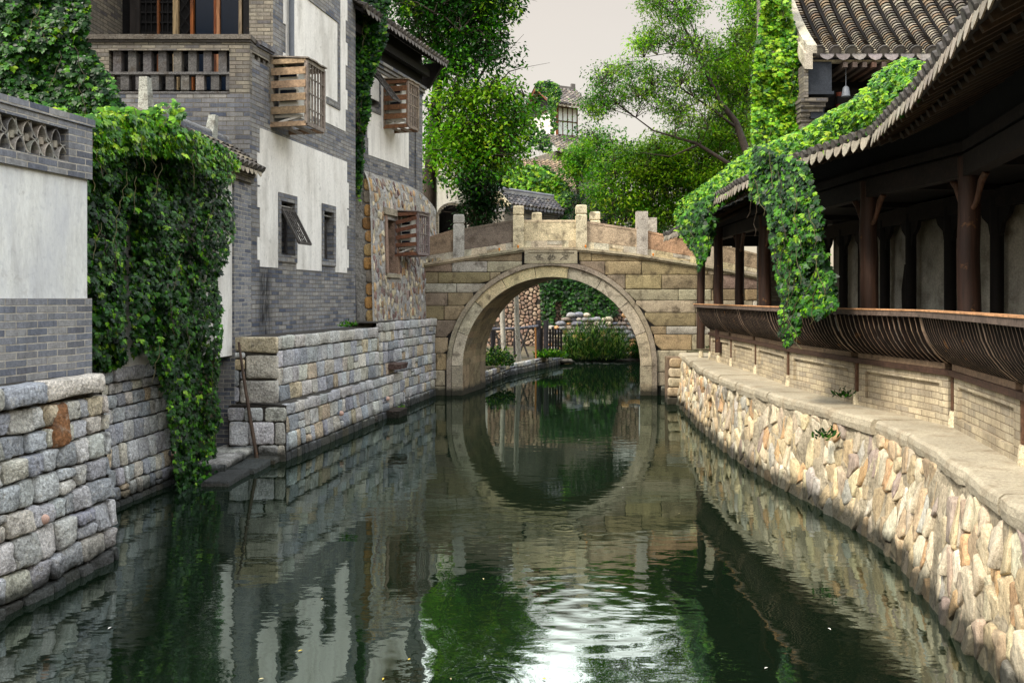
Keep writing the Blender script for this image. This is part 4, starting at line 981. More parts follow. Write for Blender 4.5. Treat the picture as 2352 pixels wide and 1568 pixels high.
for i in range(len(angs) - 1):
    c = pick([(150, 138, 118), (140, 130, 114)], .12) if i % 5 == 0 else c
    a, b = ringp(RO, i), ringp(RO, i + 1); e, g = ringp(RM, i), ringp(RM, i + 1)
    for o0, o1, p0, p1, q0, q1 in ((.11, .11, a, b, e, g),): mb.add([SBf(*p0, o0), SBf(*q0, o0), SBf(*q1, o0), SBf(*p1, o0)], [(0, 1, 2, 3)], c)
    mb.add([SBf(*a, .11), SBf(*b, .11), SBf(*b, -.02), SBf(*a, -.02)], [(0, 1, 2, 3)], c); mb.add([SBf(*e, .11), SBf(*e, -.02), SBf(*g, -.02), SBf(*g, .11)], [(0, 1, 2, 3)], c)
mb.build('arch_moulding', M['granite'], br)
DX, DY = .57, 2.2
mb = MB(); RR = RI
for i in range(len(angs) - 1):
    a, b = ringp(RR, i), ringp(RR, i + 1)
    for j in range(4):
        y0, y1 = j / 4, (j + 1) / 4; c = pick([(150, 134, 104), (138, 124, 100), (160, 142, 110)], .1)
        mb.poly([V((a[0] + DX * y0, YB + DY * y0, a[1])), V((b[0] + DX * y0, YB + DY * y0, b[1])), V((b[0] + DX * y1, YB + DY * y1, b[1])), V((a[0] + DX * y1, YB + DY * y1, a[1]))], c)
mb.build('barrel', M['granite'], br)
# far side face and deck
mb = MB()
for i in range(60):
    a, b = lerp(-3.0, 8.5, i / 60), lerp(-3.0, 8.5, (i + 1) / 60)
    lo = [(-.3 if abs(x - BX) >= RI else BZ + math.sqrt(RI ** 2 - (x - BX) ** 2)) for x in (a, b)]
    if min(lo) < -.2 < max(lo): lo = [max(lo)] * 2 if abs((a + b) / 2 - BX) < RI else [-.3, -.3]
    mb.poly([V((a + DX, YB + DY, lo[0])), V((a + DX, YB + DY, cop(a))), V((b + DX, YB + DY, cop(b))), V((b + DX, YB + DY, lo[1]))], lin((150, 136, 108)))
    mb.poly([V((a, YB, cop(a) - .02)), V((b, YB, cop(b) - .02)), V((b + DX, YB + DY, cop(b) - .02)), V((a + DX, YB + DY, cop(a) - .02))], lin((170, 158, 132)))
mb.build('deck', M['granite'], br)
mb = MB()     # coping moulding
xs = [-3.0, pxx(985), pxx(1100), .33, 1.86, pxx(1450), pxx(1545), pxx(1620), pxx(1740), 8.4]
for a, b in zip(xs, xs[1:]):
    c = pick([(172, 160, 132), (158, 148, 126)], .08)
    for dz, th, o in ((0, .07, .12), (-.07, .05, .07)):
        za, zb = cop(a) + dz, cop(b) + dz
        mb.hexa([V((a, YB - o, za - th)), V((b, YB - o, zb - th)), V((b, YB + .3, zb - th)), V((a, YB + .3, za - th)), V((a, YB - o, za)), V((b, YB - o, zb)), V((b, YB + .3, zb)), V((a, YB + .3, za))], c)
mb.build('coping', M['granite'], br)
mb = MB(); q = (.35, 1.83, 3.70, 4.06); c = lin((160, 150, 126))
mb.box(Frame(0, YB, 1, 0), q[0], q[1], q[2], q[3], -.02, .10, c)
for a in ((q[0], q[1], q[2], q[2] + .05), (q[0], q[1], q[3] - .05, q[3] - .002), (q[0], q[0] + .09, q[2] + .05, q[3] - .05), (q[1] - .09, q[1], q[2] + .05, q[3] - .05)): mb.box(Frame(0, YB, 1, 0), a[0], a[1], a[2], a[3], .10, .125, vary(c, .06))
pl = mb.build('plaque', M['granite'], br)
# three carved cursive characters, strokes traced in the plaque's own plane
gl = [[[(0, .55), (.25, .48), (.5, .62), (.9, .82)], [(.42, .85), (.32, .55), (.3, .2), (.45, .0), (.55, .12)], [(.75, .72), (.55, .45), (.45, .3)], [(.5, .2), (.7, .42), (.95, .35), (.92, .15), (.7, .05), (.5, .1)]],
      [[(.45, .95), (.3, .6), (.1, .3), (0, .15)], [(.15, .55), (.4, .6), (.35, .35), (.15, .1), (.3, .05), (.5, .3)], [(.75, .95), (.6, .6), (.55, .3)], [(.5, .55), (.75, .6), (.95, .5), (.9, .25), (.7, .05), (.6, .1)]],
      [[(.2, .85), (.5, .8)], [(.8, .95), (.85, .7), (.6, .65), (.5, .75)], [(.45, .6), (.25, .3), (.05, .1), (.0, .02)], [(.4, .35), (.55, .45), (.65, .35)], [(.4, .12), (.6, .18), (.85, .12)]]]
mb = MB()
for k, g in enumerate(gl):
    x0 = q[0] + .28 + k * .36; z0 = 3.79
    for st in g: mb.tube([V((x0 + p[0] * .23, YB - .103, z0 + p[1] * .19)) for p in st], .011, 6, lin((96, 90, 78)))
mb.build('carved_character', M['granite'], pl)
# posts and slab panels
def post(px, pt, pb, cap, col, label=None):
    x = pxx(px); z1, z0 = pz(pt), pz(pb) - .05; w = .155; mb = MB(); y = YB + .15
    def sq(z, w_): return [V((x + sx_ * w_, y + sy * w_, z)) for sx_, sy in ((-1, -1), (1, -1), (1, 1), (-1, 1))]
    prof = [(z0, w), (z1, w), (z1, w * .9)] if not cap else [(z0, w), (z1 - .30, w), (z1 - .275, w * .84), (z1 - .25, w * .84), (z1 - .235, w * .98), (z1 - .05, w * .98), (z1 - .012, w * .88), (z1, w * .7)]
    vs = [p for z, w_ in prof for p in sq(z, w_)]; fs = [(i * 4 + k, i * 4 + (k + 1) % 4, (i + 1) * 4 + (k + 1) % 4, (i + 1) * 4 + k) for i in range(len(prof) - 1) for k in range(4)] + [tuple(range(len(vs) - 4, len(vs)))]
    mb.add(vs, fs, lin(col)); return mb
posts = [(1053.5, 492, 590, 1, (168, 164, 154)), (1191, 472, 568, 1, (204, 190, 156)), (1335.5, 470, 567, 1, (200, 188, 158)), (1475.5, 485, 588, 0, (168, 160, 148)), (1632, 505, 620, 0, (172, 160, 138)), (1790, 535, 650, 0, (160, 150, 132)), (920, 525, 620, 1, (160, 150, 134))]
for a in posts: post(*a).build('post', M['granite'], br)
def panel(xa, xb, ta, tb, ba, bb, col, y=YB + .15, holes=True):
    mb = MB(); w = .07; f_ = lambda x, z, d: V((x, y + d, z))
    def slab(x0, x1, z00, z01, z10, z11, c, w_=w): mb.hexa([f_(x0, z00, -w_), f_(x1, z01, -w_), f_(x1, z01, w_), f_(x0, z00, w_), f_(x0, z10, -w_), f_(x1, z11, -w_), f_(x1, z11, w_), f_(x0, z10, w_)], c)
    hb = .36 * 0 + .20; L = xb - xa; lz = lambda x, a, b: lerp(a, b, (x - xa) / L)
    za, zb = ba + hb, bb + hb
    slab(xa, xb, za, zb, ta, tb, lin(col))
    slab(xa, xb, ta - .055, tb - .055, ta + .006, tb + .006, vary(lin(col), .1), w + .012)
    cl = [(196, 184, 156), (176, 168, 150), (188, 172, 138)]
    for x0, x1, k in ((xa, xa + .2, 1), (xb - .2, xb, 1), (xa + .2, xa + L * .45, .98), (xb - .2 - L * .12, xb - .2, .98)):
        slab(x0, x1, lz(x0, ba, bb), lz(x1, ba, bb), lz(x0, za, zb) - .004, lz(x1, za, zb) - .004, pick(cl, .08), w * 1.05 * k)
    slab(xa + L * .4, xb - .2, lz(xa + L * .4, ba, bb) + .09, lz(xb - .2, ba, bb) + .09, lz(xa + L * .4, za, zb) - .006, lz(xb - .2, za, zb) - .006, pick(cl, .08), w * .9)
    return mb
PN = [(920, 1053.5, 560, 527, (140, 120, 98)), (1053.5, 1191, 524, 505, (112, 100, 88)), (1191, 1335.5, 505, 505, (206, 190, 154)), (1335.5, 1475.5, 508, 525, (174, 154, 128)), (1475.5, 1632, 530, 556, (170, 136, 106)), (1632, 1790, 558, 592, (150, 132, 108))]
for x0, x1, t0, t1, c in PN:
    a, b = pxx(x0) + .155, pxx(x1) - .155
    panel(a, b, pz(t0), pz(t1), cop(a), cop(b), c).build('parapet_panel', M['granite'], br)
    panel(a + DX, b + DX, pz(t0), pz(t1), cop(a), cop(b), (160, 146, 120), y=YB + DY - .15).build('parapet_panel', M['granite'], br)
for a in posts[1:-1]:
    mb = post(*a); mb.v = [(x + DX, y + DY - .3, z) for x, y, z in mb.v]; mb.build('post', M['granite'], br)
for i, (px, py) in enumerate([(1147, 601), (1190, 566), (1345, 565), (1500, 583), (1650, 612)]):
    x = pxx(px) ; mb = MB(); mb.lathe(V((x, YB - .03, cop(x) + .001)), [(.014, 0), (.016, .03), (.024, .035), (.027, .075), (.016, .09)], 8)
    mb.build('marker_light', M['orange'], base=(x, YB - .03, cop(x)), label=['amber marker light on the bridge coping, first from the left', 'amber marker light at the foot of the post left of the plaque', 'amber marker light at the foot of the post right of the plaque', 'amber marker light at the foot of the plain square post', 'amber marker light on the bridge coping nearest the covered walkway'][i], cat='light', group='amber marker lights along the bridge coping')

# ================================================================ RIGHT: retaining wall, walkway edge, covered corridor
S, lb = two_line(RB, RT, 0, 1.2, -1); mb = MB(); n = 90; L = lb.L
top = 1.16
for i in range(n):
    for j in range(8):
        q = []
        for x, k in ((i, j), (i + 1, j), (i + 1, j + 1), (i, j + 1)): u = L * x / n; v = lerp(-.4, top + .06, k / 8); q.append(S(u, v, .016 + .035 * n1(u * 2.3, v * 2) + .02 * n1(u * 9, v * 7)))
        mb.poly(q, m=1)
for c in voro(2.0, L, -.1, top - .02, .165, .30, gap=.012, lean=.16, keep=.88, jit=.48):
    stone(mb, c, S, R.uniform(.015, .06), pick(WARM, .2), rnd=.010, jit=.02, tilt=.6)
SEr = lambda u, v, d: V((4.32 + u + .1 * v, 23.0 + d * 0 - .0, v))
SE2 = lambda u, v, d: V((3.98 + u, 22.4 - d, v))
mb.build('stone_wall', [M['stone_rough'], M['mortar_pale']], base=(4, 10, 0), label='sunlit retaining wall of tall warm yellow stones below the covered walkway', cat='stone wall')
mb = MB()
for k in range(5): z = -.05 + k * .25; stone(mb, [(0.02 * k, z), (.42, z), (.42, z + .22), (.02 * k, z + .23)], SE2, .06, pick(WARM[2:6], .2), rnd=.04)
mb.box(Frame(3.98, 22.46, 1, 0), 0.05, .5, -.3, 1.2, -.5, .0, lin((120, 100, 80)))
mb.build('stone_pier', M['stone_rough'], base=(4.2, 22.4, 0), label='short pier of stacked brown stones closing the far end of the sunlit wall', cat='pier')
# walkway slab edge: one row of big coping blocks
PLp = [(3.05, 2.6), (3.75, 5.1), (4.42, 7.5), (4.95, 9.75), (4.68, 11.8), (4.55, 14.3), (4.66, 16.6), (4.67, 18.5), (4.70, 20.6)]
lt = Line(RT); mb = MB(); u = 1.0
inn = Line(off_poly(RT, .9))
while u < lt.L - .05:
    w = R.uniform(.55, 1.15); b = min(u + w, lt.L); g = .008; z0, z1 = 1.10 + R.uniform(-.015, .02), 1.285 + R.uniform(-.012, .012); o = R.uniform(.05, .10)
    e = (lt(b) - lt(u)).normalized(); nn = V((-e.y, e.x)); kk = inn.L / lt.L
    m_ = 5; rows = []
    for i in range(m_ + 1):
        x = lerp(u + g, b - g, i / m_); p = lt(x); q_ = inn(x * kk); oo = o + R.uniform(-.012, .012) - (.02 if i in (0, m_) else 0)
        A_ = V((p.x + nn.x * oo, p.y + nn.y * oo)); iv = V((q_.x, q_.y)); dirv = (iv - A_)
        rows.append([V((A_.x + nn.x * -.25, A_.y, z0)), V((A_.x, A_.y, z0 + R.uniform(0, .03))), V((A_.x + nn.x * .012, A_.y, (z0 + z1) / 2)), V((A_.x, A_.y, z1 - .03)), V((A_.x - nn.x * .035, A_.y, z1 - .004)), V((A_.x - nn.x * .12, A_.y, z1)), V((iv.x, iv.y, 1.285)), V((iv.x, iv.y, z0))])
    vs = [p for r in rows for p in r]; n8 = 8; fs = [(i * n8 + k, (i + 1) * n8 + k, (i + 1) * n8 + k + 1, i * n8 + k + 1) for i in range(m_) for k in range(n8 - 1)]
    fs += [tuple(range(n8)), tuple(range(m_ * n8, m_ * n8 + n8))[::-1]]
    mb.add(vs, fs); u = b
inn2 = off_poly(RT, .85); inn3 = off_poly(RT, 4.5)
for i in range(len(RT) - 1): mb.poly([V((*inn2[i], 1.275)), V((*inn2[i + 1], 1.275)), V((inn3[i + 1][0], inn3[i + 1][1], 1.275)), V((inn3[i][0], inn3[i][1], 1.275))])
mb.build('path', M['slab'], kind='structure', base=(4.5, 10, 1.2))
# weep lamps on the sunlit wall
lr = Line(RB)
# ---- corridor
cw = thing('covered_walkway', 'covered timber walkway with tiled eave and bowed railing above the sunlit wall', 'walkway', V((4.8, 12, 1.28)))
PLl = Line(PLp); nb = len(PLp) - 1
z_w = 1.28; bt = 1.85
for i in range(nb):
    a, b = V(PLp[i]), V(PLp[i + 1]); L_ = (b - a).length; fr_ = Frame(b.x, b.y, a.x - b.x, a.y - b.y)   # outward normal toward the canal
    if fr_.n.x > 0: fr_ = Frame(a.x, a.y, b.x - a.x, b.y - a.y)
    g = .075; x0, x1 = g, L_ - g; mb = MB(); rx0, rx1, rz0, rz1 = x0 + .16, x1 - .16, z_w + .12, bt - .1
    mb.box(fr_, x0, x1, z_w - .02, bt, -.24, -.02)
    mb.box(fr_, x0, rx0, z_w - .02, bt - .003, -.02, .02); mb.box(fr_, rx1, x1, z_w - .02, bt - .003, -.02, .02); mb.box(fr_, rx0, rx1, rz1, bt - .003, -.02, .02); mb.box(fr_, rx0, rx1, z_w - .02, rz0, -.02, .02)
    mb.build('parapet', M['brick_cream'], cw)
    mb = MB(); c = lin((66, 48, 38))
    mb.beam(fr_(-.02, bt + .035, 0), fr_(L_ + .02, bt + .035, 0), .12, .066, c); mb.beam(fr_(.1, bt + .105, -.02), fr_(L_ - .1, bt + .105, -.02), .13, .066, vary(lin((112, 92, 72)), .08))
    mb.beam(fr_(0, bt + .02, -.33), fr_(L_, bt + .02, -.33), .4, .05, lin((60, 44, 36)))
    mb.build('sill_beam', M['wood'], cw)
    prof = [(-.02, bt + .14), (.03, bt + .17), (.12, bt + .25), (.21, bt + .37), (.27, bt + .50), (.31, bt + .66)]
    mb = MB(); ns = int(L_ / .115)
    rr = [fr_(lerp(.07, L_ - .07, 0), 0, 0)]
    for k in range(ns + 1):
        x = lerp(.08, L_ - .08, k / ns); c = vary(lin((34, 26, 22)), .25); thick = .05 if k in (0, ns) else .015
        for (o0, z0), (o1, z1) in zip(prof, prof[1:]):
            mb.hexa([fr_(x - thick / 2, z0, o0), fr_(x + thick / 2, z0, o0), fr_(x + thick / 2, z0 - .006, o0 + .045), fr_(x - thick / 2, z0 - .006, o0 + .045),
                     fr_(x - thick / 2, z1, o1), fr_(x + thick / 2, z1, o1), fr_(x + thick / 2, z1 - .004, o1 + .045), fr_(x - thick / 2, z1 - .004, o1 + .045)], c)
            mb.poly([fr_(x - thick / 2, z0 - .006, o0 + .047), fr_(x + thick / 2, z0 - .006, o0 + .047), fr_(x + thick / 2, z1 - .004, o1 + .047), fr_(x - thick / 2, z1 - .004, o1 + .047)], vary(lin((136, 114, 94)), .2))
    for z_, o_ in ((bt + .15, -.01), (bt + .63, .30)): mb.beam(fr_(.06, z_, o_), fr_(L_ - .06, z_, o_), .03, .035, lin((34, 26, 22)))
    mb.build('railing', M['wood_v'], cw)
OT = off_poly(PLp, -.34)
for i in range(nb):
    a, b = OT[i], OT[i + 1]; mb = MB(); mb.beam(V((*a, 2.545)), V((*b, 2.545)), .13, .065, lin((96, 82, 72))); mb.beam(V((*a, 2.585)), V((*b, 2.585)), .15, .016, lin((190, 142, 100))); mb.build('hand_rail', M['wood'], cw)
PI_ = off_poly(PLp, .16)
for i, p in enumerate(PI_[1:] + [(4.6, 21.2), (4.66, 19.6)]):
    mb = MB(); r = .118 if i < 6 else .095; jx = [R.uniform(-.012, .012) for _ in range(9)]
    mb.tube([V((p[0] + jx[k], p[1], lerp(1.5, 4.3, k / 8))) for k in range(9)], [r * (1.06 - .012 * k) for k in range(9)], 14, vary(lin((56, 38, 29)), .12)); pp = mb.build('pillar', M['wood_v'], cw)
    mb = MB(); q_ = PLp[i + 1] if i < 8 else p; mb.lathe(V((q_[0], q_[1], 1.27)), [(.06, 0), (.062, .06), (.05, .16), (.045, .19)], 10, lin((206, 192, 160))); mb.build('pillar_base', M['granite'], pp)
    if i < 7:
        d = (V(PLp[min(i + 2, nb)]) - V(PLp[i])).normalized()
        for sg in (-1, 1):
            mb = MB()
            pts = [V((p[0], p[1], 3.72)) + V((d.x, d.y, 0)) * sg * o + V((0, 0, z)) for o, z in ((.1, 0), (.17, .05), (.24, .16), (.3, .28), (.4, .36))]
            mb.tube(pts, [.03, .03, .032, .04, .04], 6, lin((84, 60, 46)))
            mb.build('bracket', M['wood_v'], pp)
# beams, back wall, inner posts
BK = off_poly(PLp, 2.0); BW = off_poly(PLp, 2.15)
mb = MB()
for i in range(nb):
    for pl_, z, w_, h_ in ((PI_, 4.2, .16, .24), (PI_, 4.42, .14, .12), (BK, 4.1, .14, .26)):
        mb.beam(V((*pl_[i], z)), V((*pl_[i + 1], z)), w_, h_, vary(lin((27, 21, 18)), .1))
    mb.beam(V((*PI_[i + 1], 4.3)), V((*BK[i + 1], 4.3)), .14, .2, lin((24, 18, 16)))
mb.build('beam', M['wood'], cw)
mb = MB()
for i in range(nb):
    for s_ in (0, .5):
        a = V(BK[i]).lerp(V(BK[i + 1]), s_); mb.tube([V((a.x, a.y, 1.28)), V((a.x, a.y, 4.1))], .09, 8, lin((30, 22, 18)))
        d = (V(BK[i + 1]) - V(BK[i])).normalized()
        for sg in (-1, 1):
            q = [V((a.x, a.y, 0)) + V((d.x, d.y, 0)) * sg * o + V((0, 0, z)) for o, z in ((.05, 3.55), (.12, 3.6), (.16, 3.75), (.3, 3.85), (.36, 3.98), (.05, 3.98))]
            mb.add([p + V((-d.y, d.x, 0)) * .03 for p in q] + [p - V((-d.y, d.x, 0)) * .03 for p in q], [(0, 1, 2, 3, 4, 5), (11, 10, 9, 8, 7, 6)] + [(k, 6 + k, 6 + (k + 1) % 6, (k + 1) % 6) for k in range(6)], lin((30, 22, 18)))
mb.build('inner_post', M['wood_dark'], cw)
mb = MB()
for i in range(nb - 1):
    a, b = BW[i], BW[i + 1]; mb.poly([V((*a, 1.2)), V((*b, 1.2)), V((*b, 4.3)), V((*a, 4.3))])
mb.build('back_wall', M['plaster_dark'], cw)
mb = MB()      # boarded ceiling and boards above the eave beam, added to block light
for i in range(nb):
    a, b, c, d = PI_[i], PI_[i + 1], BW[i + 1], BW[i]; mb.poly([V((*a, 4.32)), V((*b, 4.32)), V((*c, 4.28)), V((*d, 4.28))]); mb.poly([V((*a, 4.3)), V((*b, 4.3)), V((*b, 4.9)), V((*a, 4.9))])
a, b = PI_[-1], BW[-1]; mb.poly([V((a[0], a[1] + .9, 4.0)), V((b[0], b[1] + .9, 4.0)), V((b[0], b[1] + .9, 5.2)), V((a[0] - .8, a[1] + .9, 4.4))])
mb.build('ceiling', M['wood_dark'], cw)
for p in PLp[1:]: mb = MB(); mb.beam(V((p[0], p[1], 1.44)), V((p[0], p[1], 1.86)), .05, .05, lin((92, 66, 48)), up=V((0, 1, 0))); mb.build('rail_foot', M['wood'], cw)
mb = MB()   # tall diamond-topped window seen in the back wall
for i, s_ in ((5, .25),):
    a = V(BW[i]).lerp(V(BW[i + 1]), s_); d = (V(BW[i + 1]) - V(BW[i])).normalized(); nrm = V((-d.y, d.x, 0)) * .03
    q = [V((a.x, a.y, 0)) + V((d.x, d.y, 0)) * o + V((0, 0, z)) + nrm for o, z in ((-.09, 2.0), (.09, 2.0), (.13, 2.87), (0, 3.3), (-.13, 2.87))]
    mb.add(q + [p - nrm * 3 for p in q], [(0, 1, 2, 3, 4), (9, 8, 7, 6, 5)] + [(k, 5 + k, 5 + (k + 1) % 5, (k + 1) % 5) for k in range(5)])
mb.build('lattice_window', M['wood_dark'], cw)
# roof in two lengths: the far length steps down
def corridor_roof(pts, ez, name):
    EV = off_poly(pts, -.86); RG_ = off_poly(pts, 1.1); BKE = off_poly(pts, 3.0)
    le = Line(pts); lens = [0]
    for a, b in zip(EV, EV[1:]): lens.append(lens[-1] + math.hypot(b[0] - a[0], b[1] - a[1]))
    Lq = lens[-1]
    def at(pl_, t_):
        u = t_ * Lq
        for i in range(len(lens) - 1):
            if u <= lens[i + 1] or i == len(lens) - 2: return V(pl_[i]).lerp(V(pl_[i + 1]), (u - lens[i]) / (lens[i + 1] - lens[i]))
    sag = lambda t_: 0
    def Q(t_, s): a, b = at(EV, t_), at(RG_, t_); q = a.lerp(b, s); return V((q.x, q.y, ez + .75 * s + .22 * s * s + .012 * n1(t_ * 40, 3) + .02 * n1(t_ * 9, 1)))
    mb = MB(); nc = int(Lq / .205); tiles(mb, Q, [.003 + .994 * k / nc for k in range(nc + 1)], 9, r=.062, drip=.15, dripc=(134, 126, 112), cols=((44, 40, 37), (60, 56, 50), (36, 33, 31)))
    Qb = lambda t_, s: (lambda a, b: V((a.lerp(b, s).x, a.lerp(b, s).y, ez + .97 - .95 * s)))(at(RG_, t_), at(BKE, t_))
    for k in range(24): mb.poly([Qb(k / 24, 0), Qb((k + 1) / 24, 0), Qb((k + 1) / 24, 1), Qb(k / 24, 1)])
    o = mb.build('tile_roof', M['tile'], cw)
    mb = MB(); nr_ = int(Lq / .23)
    for k in range(nr_ + 1):
        t_ = .002 + .996 * k / nr_; a, b = at(EV, t_), at(RG_, t_); dn = V((0, 0, -.13))
        p0 = V((a.x, a.y, ez)) + dn; p0 = p0.lerp(V((b.x, b.y, ez + .9)), .03); mb.beam(p0, V((*at(RG_, t_), ez + .86)), .055, .06, vary(lin((66, 52, 38)), .3))
        p1 = V((a.x, a.y, ez - .2)).lerp(V((b.x, b.y, ez + .75)), .16); mb.tube([p1, V((b.x, b.y, ez + .74))], .045, 6, vary(lin((48, 38, 28)), .3))
    mb.build('rafter', M['wood'], o)
    mb = MB()
    for k in range(40): mb.poly([Q(k / 40, .0) - V((0, 0, .075)), Q((k + 1) / 40, 0) - V((0, 0, .075)), Q((k + 1) / 40, 1) - V((0, 0, .075)), Q(k / 40, 1) - V((0, 0, .075))][::-1])
    for k in range(40): a, b = Q(k / 40, .02), Q((k + 1) / 40, .02); mb.beam(a - V((0, 0, .07)), b - V((0, 0, .07)), .03, .06)
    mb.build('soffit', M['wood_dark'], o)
    # ridge and the curled end
    mb = MB(); mb.tube([V((*at(RG_, k / 20), ez + 1.07)) for k in range(21)], .09, 8, lin((90, 88, 84))); mb.build('ridge', M['tile'], o)
    return Q, at, EV
RF1 = PLp[:7] + [(4.665, 17.5)]; RF2 = [(4.665, 17.52), (4.67, 18.5), (4.70, 21.9)]
Q1, at1, EV1 = corridor_roof(RF1, 4.60, 'a'); Q2_, at2, EV2 = corridor_roof(RF2, 4.30, 'b')

# ================================================================ UPPER RIGHT HOUSE
G = Frame(6.87, 20.0, 1, 0)
gh = thing('tiled_house', 'two-storey house with a big sweeping ribbed tile roof and open dark loggia above the walkway', 'house', V((8, 20, 1.3)))
gx = lambda px, Y=20.0: (px - CX) * Y / F - 6.87
Qg = lambda t_, s: V((6.87 + t_, 20.0 + 2.9 * s, 8.38 + 2.15 * s + 1.25 * s * s))
mb = MB(); tiles(mb, Qg, [.18 + .37 * k for k in range(16)], 38, r=.135, drip=.16, cols=((106, 100, 88), (126, 118, 104), (88, 82, 74), (116, 100, 80)), pan=(176, 168, 148), dripc=(120, 114, 112), dips=.07, seg=6)
mb.build('tile_roof', M['tile'], gh)
mb = MB()   # verge board and the shaped gable end
def vz(s): return 8.38 + 2.15 * s + 1.25 * s * s
for k in range(12):
    s0, s1 = k / 12, (k + 1) / 12
    for x0, x1, lo, hi in ((6.75, 6.98, -.06, .13), (6.70, 6.88, -.42, -.06)):
        mb.hexa([V((x0, 20 + 2.9 * s0 - .08, vz(s0) + lo)), V((x1, 20 + 2.9 * s0 - .08, vz(s0) + lo)), V((x1, 20 + 2.9 * s1 - .08, vz(s1) + lo)), V((x0, 20 + 2.9 * s1 - .08, vz(s1) + lo)),
                 V((x0, 20 + 2.9 * s0 - .08, vz(s0) + hi)), V((x1, 20 + 2.9 * s0 - .08, vz(s0) + hi)), V((x1, 20 + 2.9 * s1 - .08, vz(s1) + hi)), V((x0, 20 + 2.9 * s1 - .08, vz(s1) + hi))], pick([(186, 178, 158), (170, 162, 146)], .06))
mb.build('verge', M['granite'], gh)
mb = MB(); mb.poly([V((6.78, 20.4, 1.3)), V((6.78, 20.4, 8.1)), V((6.78, 22.8, 11.2)), V((6.78, 22.8, 1.3))][::-1]); mb.poly([V((6.78, 20.4, 1.3)), V((7.16, 20.4, 1.3)), V((7.16, 20.4, 8.1)), V((6.78, 20.4, 8.1))])
for k, (o, z0, z1) in enumerate(((.05, 6.85, 6.95), (.12, 6.95, 7.05), (.19, 7.05, 7.15), (.27, 7.15, 7.25), (.34, 7.25, 7.34))): mb.box(Frame(6.74, 20.4, 1, 0), 0 - .02 * k, .42 + .03 * k, z0, z1, -.3, o)
mb.box(Frame(6.72, 20.4, 1, 0), 0, .1, 7.34, 8.1, -.3, .36); mb.build('gable_pier', M['brick_warm'], gh)
mb = MB(); mb.box(Frame(6.82, 20.4, 1, 0), .0, .56, 7.5, 8.2, -.3, .3); mb.box(Frame(6.8, 20.4, 1, 0), .02, .62, 7.42, 7.49, -.3, .34)
mb.box(Frame(6.9, 20.4, 1, 0), .05, .36, 6.9, 7.42, -.3, .16); mb.build('eave_block', M['dark_slate'], gh)
mb = MB()
mb.box(G, .02, 6, 8.18, 8.30, -.3, -.09, lin((168, 156, 130)))
mb.build('fascia', M['wood'], gh); mb = MB()
for k in range(26): x = .75 + k * .222; mb.box(G, x, x + .1, 8.03, 8.15, -1.4, -.02, pick([(80, 68, 62), (88, 66, 54)], .1))
mb.build('rafter', M['wood'], gh)
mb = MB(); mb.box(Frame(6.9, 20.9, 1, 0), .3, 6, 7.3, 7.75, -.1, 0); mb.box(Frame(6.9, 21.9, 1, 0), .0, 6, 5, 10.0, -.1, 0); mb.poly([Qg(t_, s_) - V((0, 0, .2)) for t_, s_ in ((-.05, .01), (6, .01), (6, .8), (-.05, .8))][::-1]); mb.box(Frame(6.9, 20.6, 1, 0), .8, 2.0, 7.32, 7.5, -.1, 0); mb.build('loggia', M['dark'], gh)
mb = MB(); mb.box(Frame(6.9, 20.5, 1, 0), .0, 6, 4.9, 6.2, -.15, 0); mb.build('lower_wall', M['brick_warm'], gh)
mb = MB(); xx = (1928 - CX) * 20.7 / F; mb.tube([V((xx, 20.7, 5)), V((xx, 20.7, 7.6))], .085, 12, lin((110, 52, 34))); mb.build('column', M['wood_v'], gh)
t = thing('hanging_lamp', 'small grey bell lamp hanging beside the reddish column under the upper eave', 'lamp', V((xx, 20.3, 7.45)))
mb = MB(); mb.lathe(V((xx, 20.3, 7.42)), [(.1, 0), (.09, .08), (.07, .2), (.03, .24)], 12); mb.build('lamp_shade', M['metal'], t); mb = MB(); mb.tube([V((xx, 20.3, 7.64)), V((xx, 20.3, 8.1))], .01, 5); mb.build('cable', M['metal'], t)
# plain wall behind the tall ivy
mb = MB(); mb.box(Frame(6.1, 21.3, 1, 0), 0, .62, 1.2, 10.2, -.4, 0); mb.build('chimney_wall', M['brick_warm'], base=(6, 20.9, 1.2), label='narrow tall brick wall almost hidden by bright ivy beside the ribbed tile roof', cat='wall')
# ================================================================ BEYOND THE BRIDGE
# gatehouse wall with its own small roof
g0, g1 = V(((1143 - CX) * 43.5 / F, 43.5)), V(((1272 - CX) * 47 / F, 47.0)); gf = Frame(g0.x, g0.y, *(g1 - g0)); gl_ = (g1 - g0).length; ZV = lambda py, Y=43.5: H - (py - HY) * Y / F
gz = ZV(487)
t = thing('gate_wall', 'short garden wall with a small dark tiled gable roof just behind the bridge', 'wall', gf(0, .4))
mb = MB(); mb.box(gf, .02, gl_ - .2, .3, gz, -.45, .42); mb.build('wall', M['brick_warm'], t)
mb = MB()
for k in range(3): mb.box(gf, -.02, gl_ - .1 + .02 * k, gz + .002 + k * .1, gz + .09 + k * .1, -.5 - .06 * k, .46 + .06 * k)
mb.build('cornice', M['brick_house'], t); ze = gz + .34
mb = MB(); Qh = lambda t_, s: gf(t_, ze + .66 * s, .74 - .74 * s); tiles(mb, Qh, [.02 + (gl_ - .1) * k / 15 for k in range(16)], 5, r=.1, drip=.16, cols=((70, 70, 74), (92, 90, 90), (60, 60, 64)), pan=(126, 122, 112), dripc=(104, 102, 104))
mb.poly([gf(0, ze + .66, 0), gf(gl_, ze + .66, 0), gf(gl_, ze, -.74), gf(0, ze, -.74)]); mb.build('tile_roof', M['tile'], t)
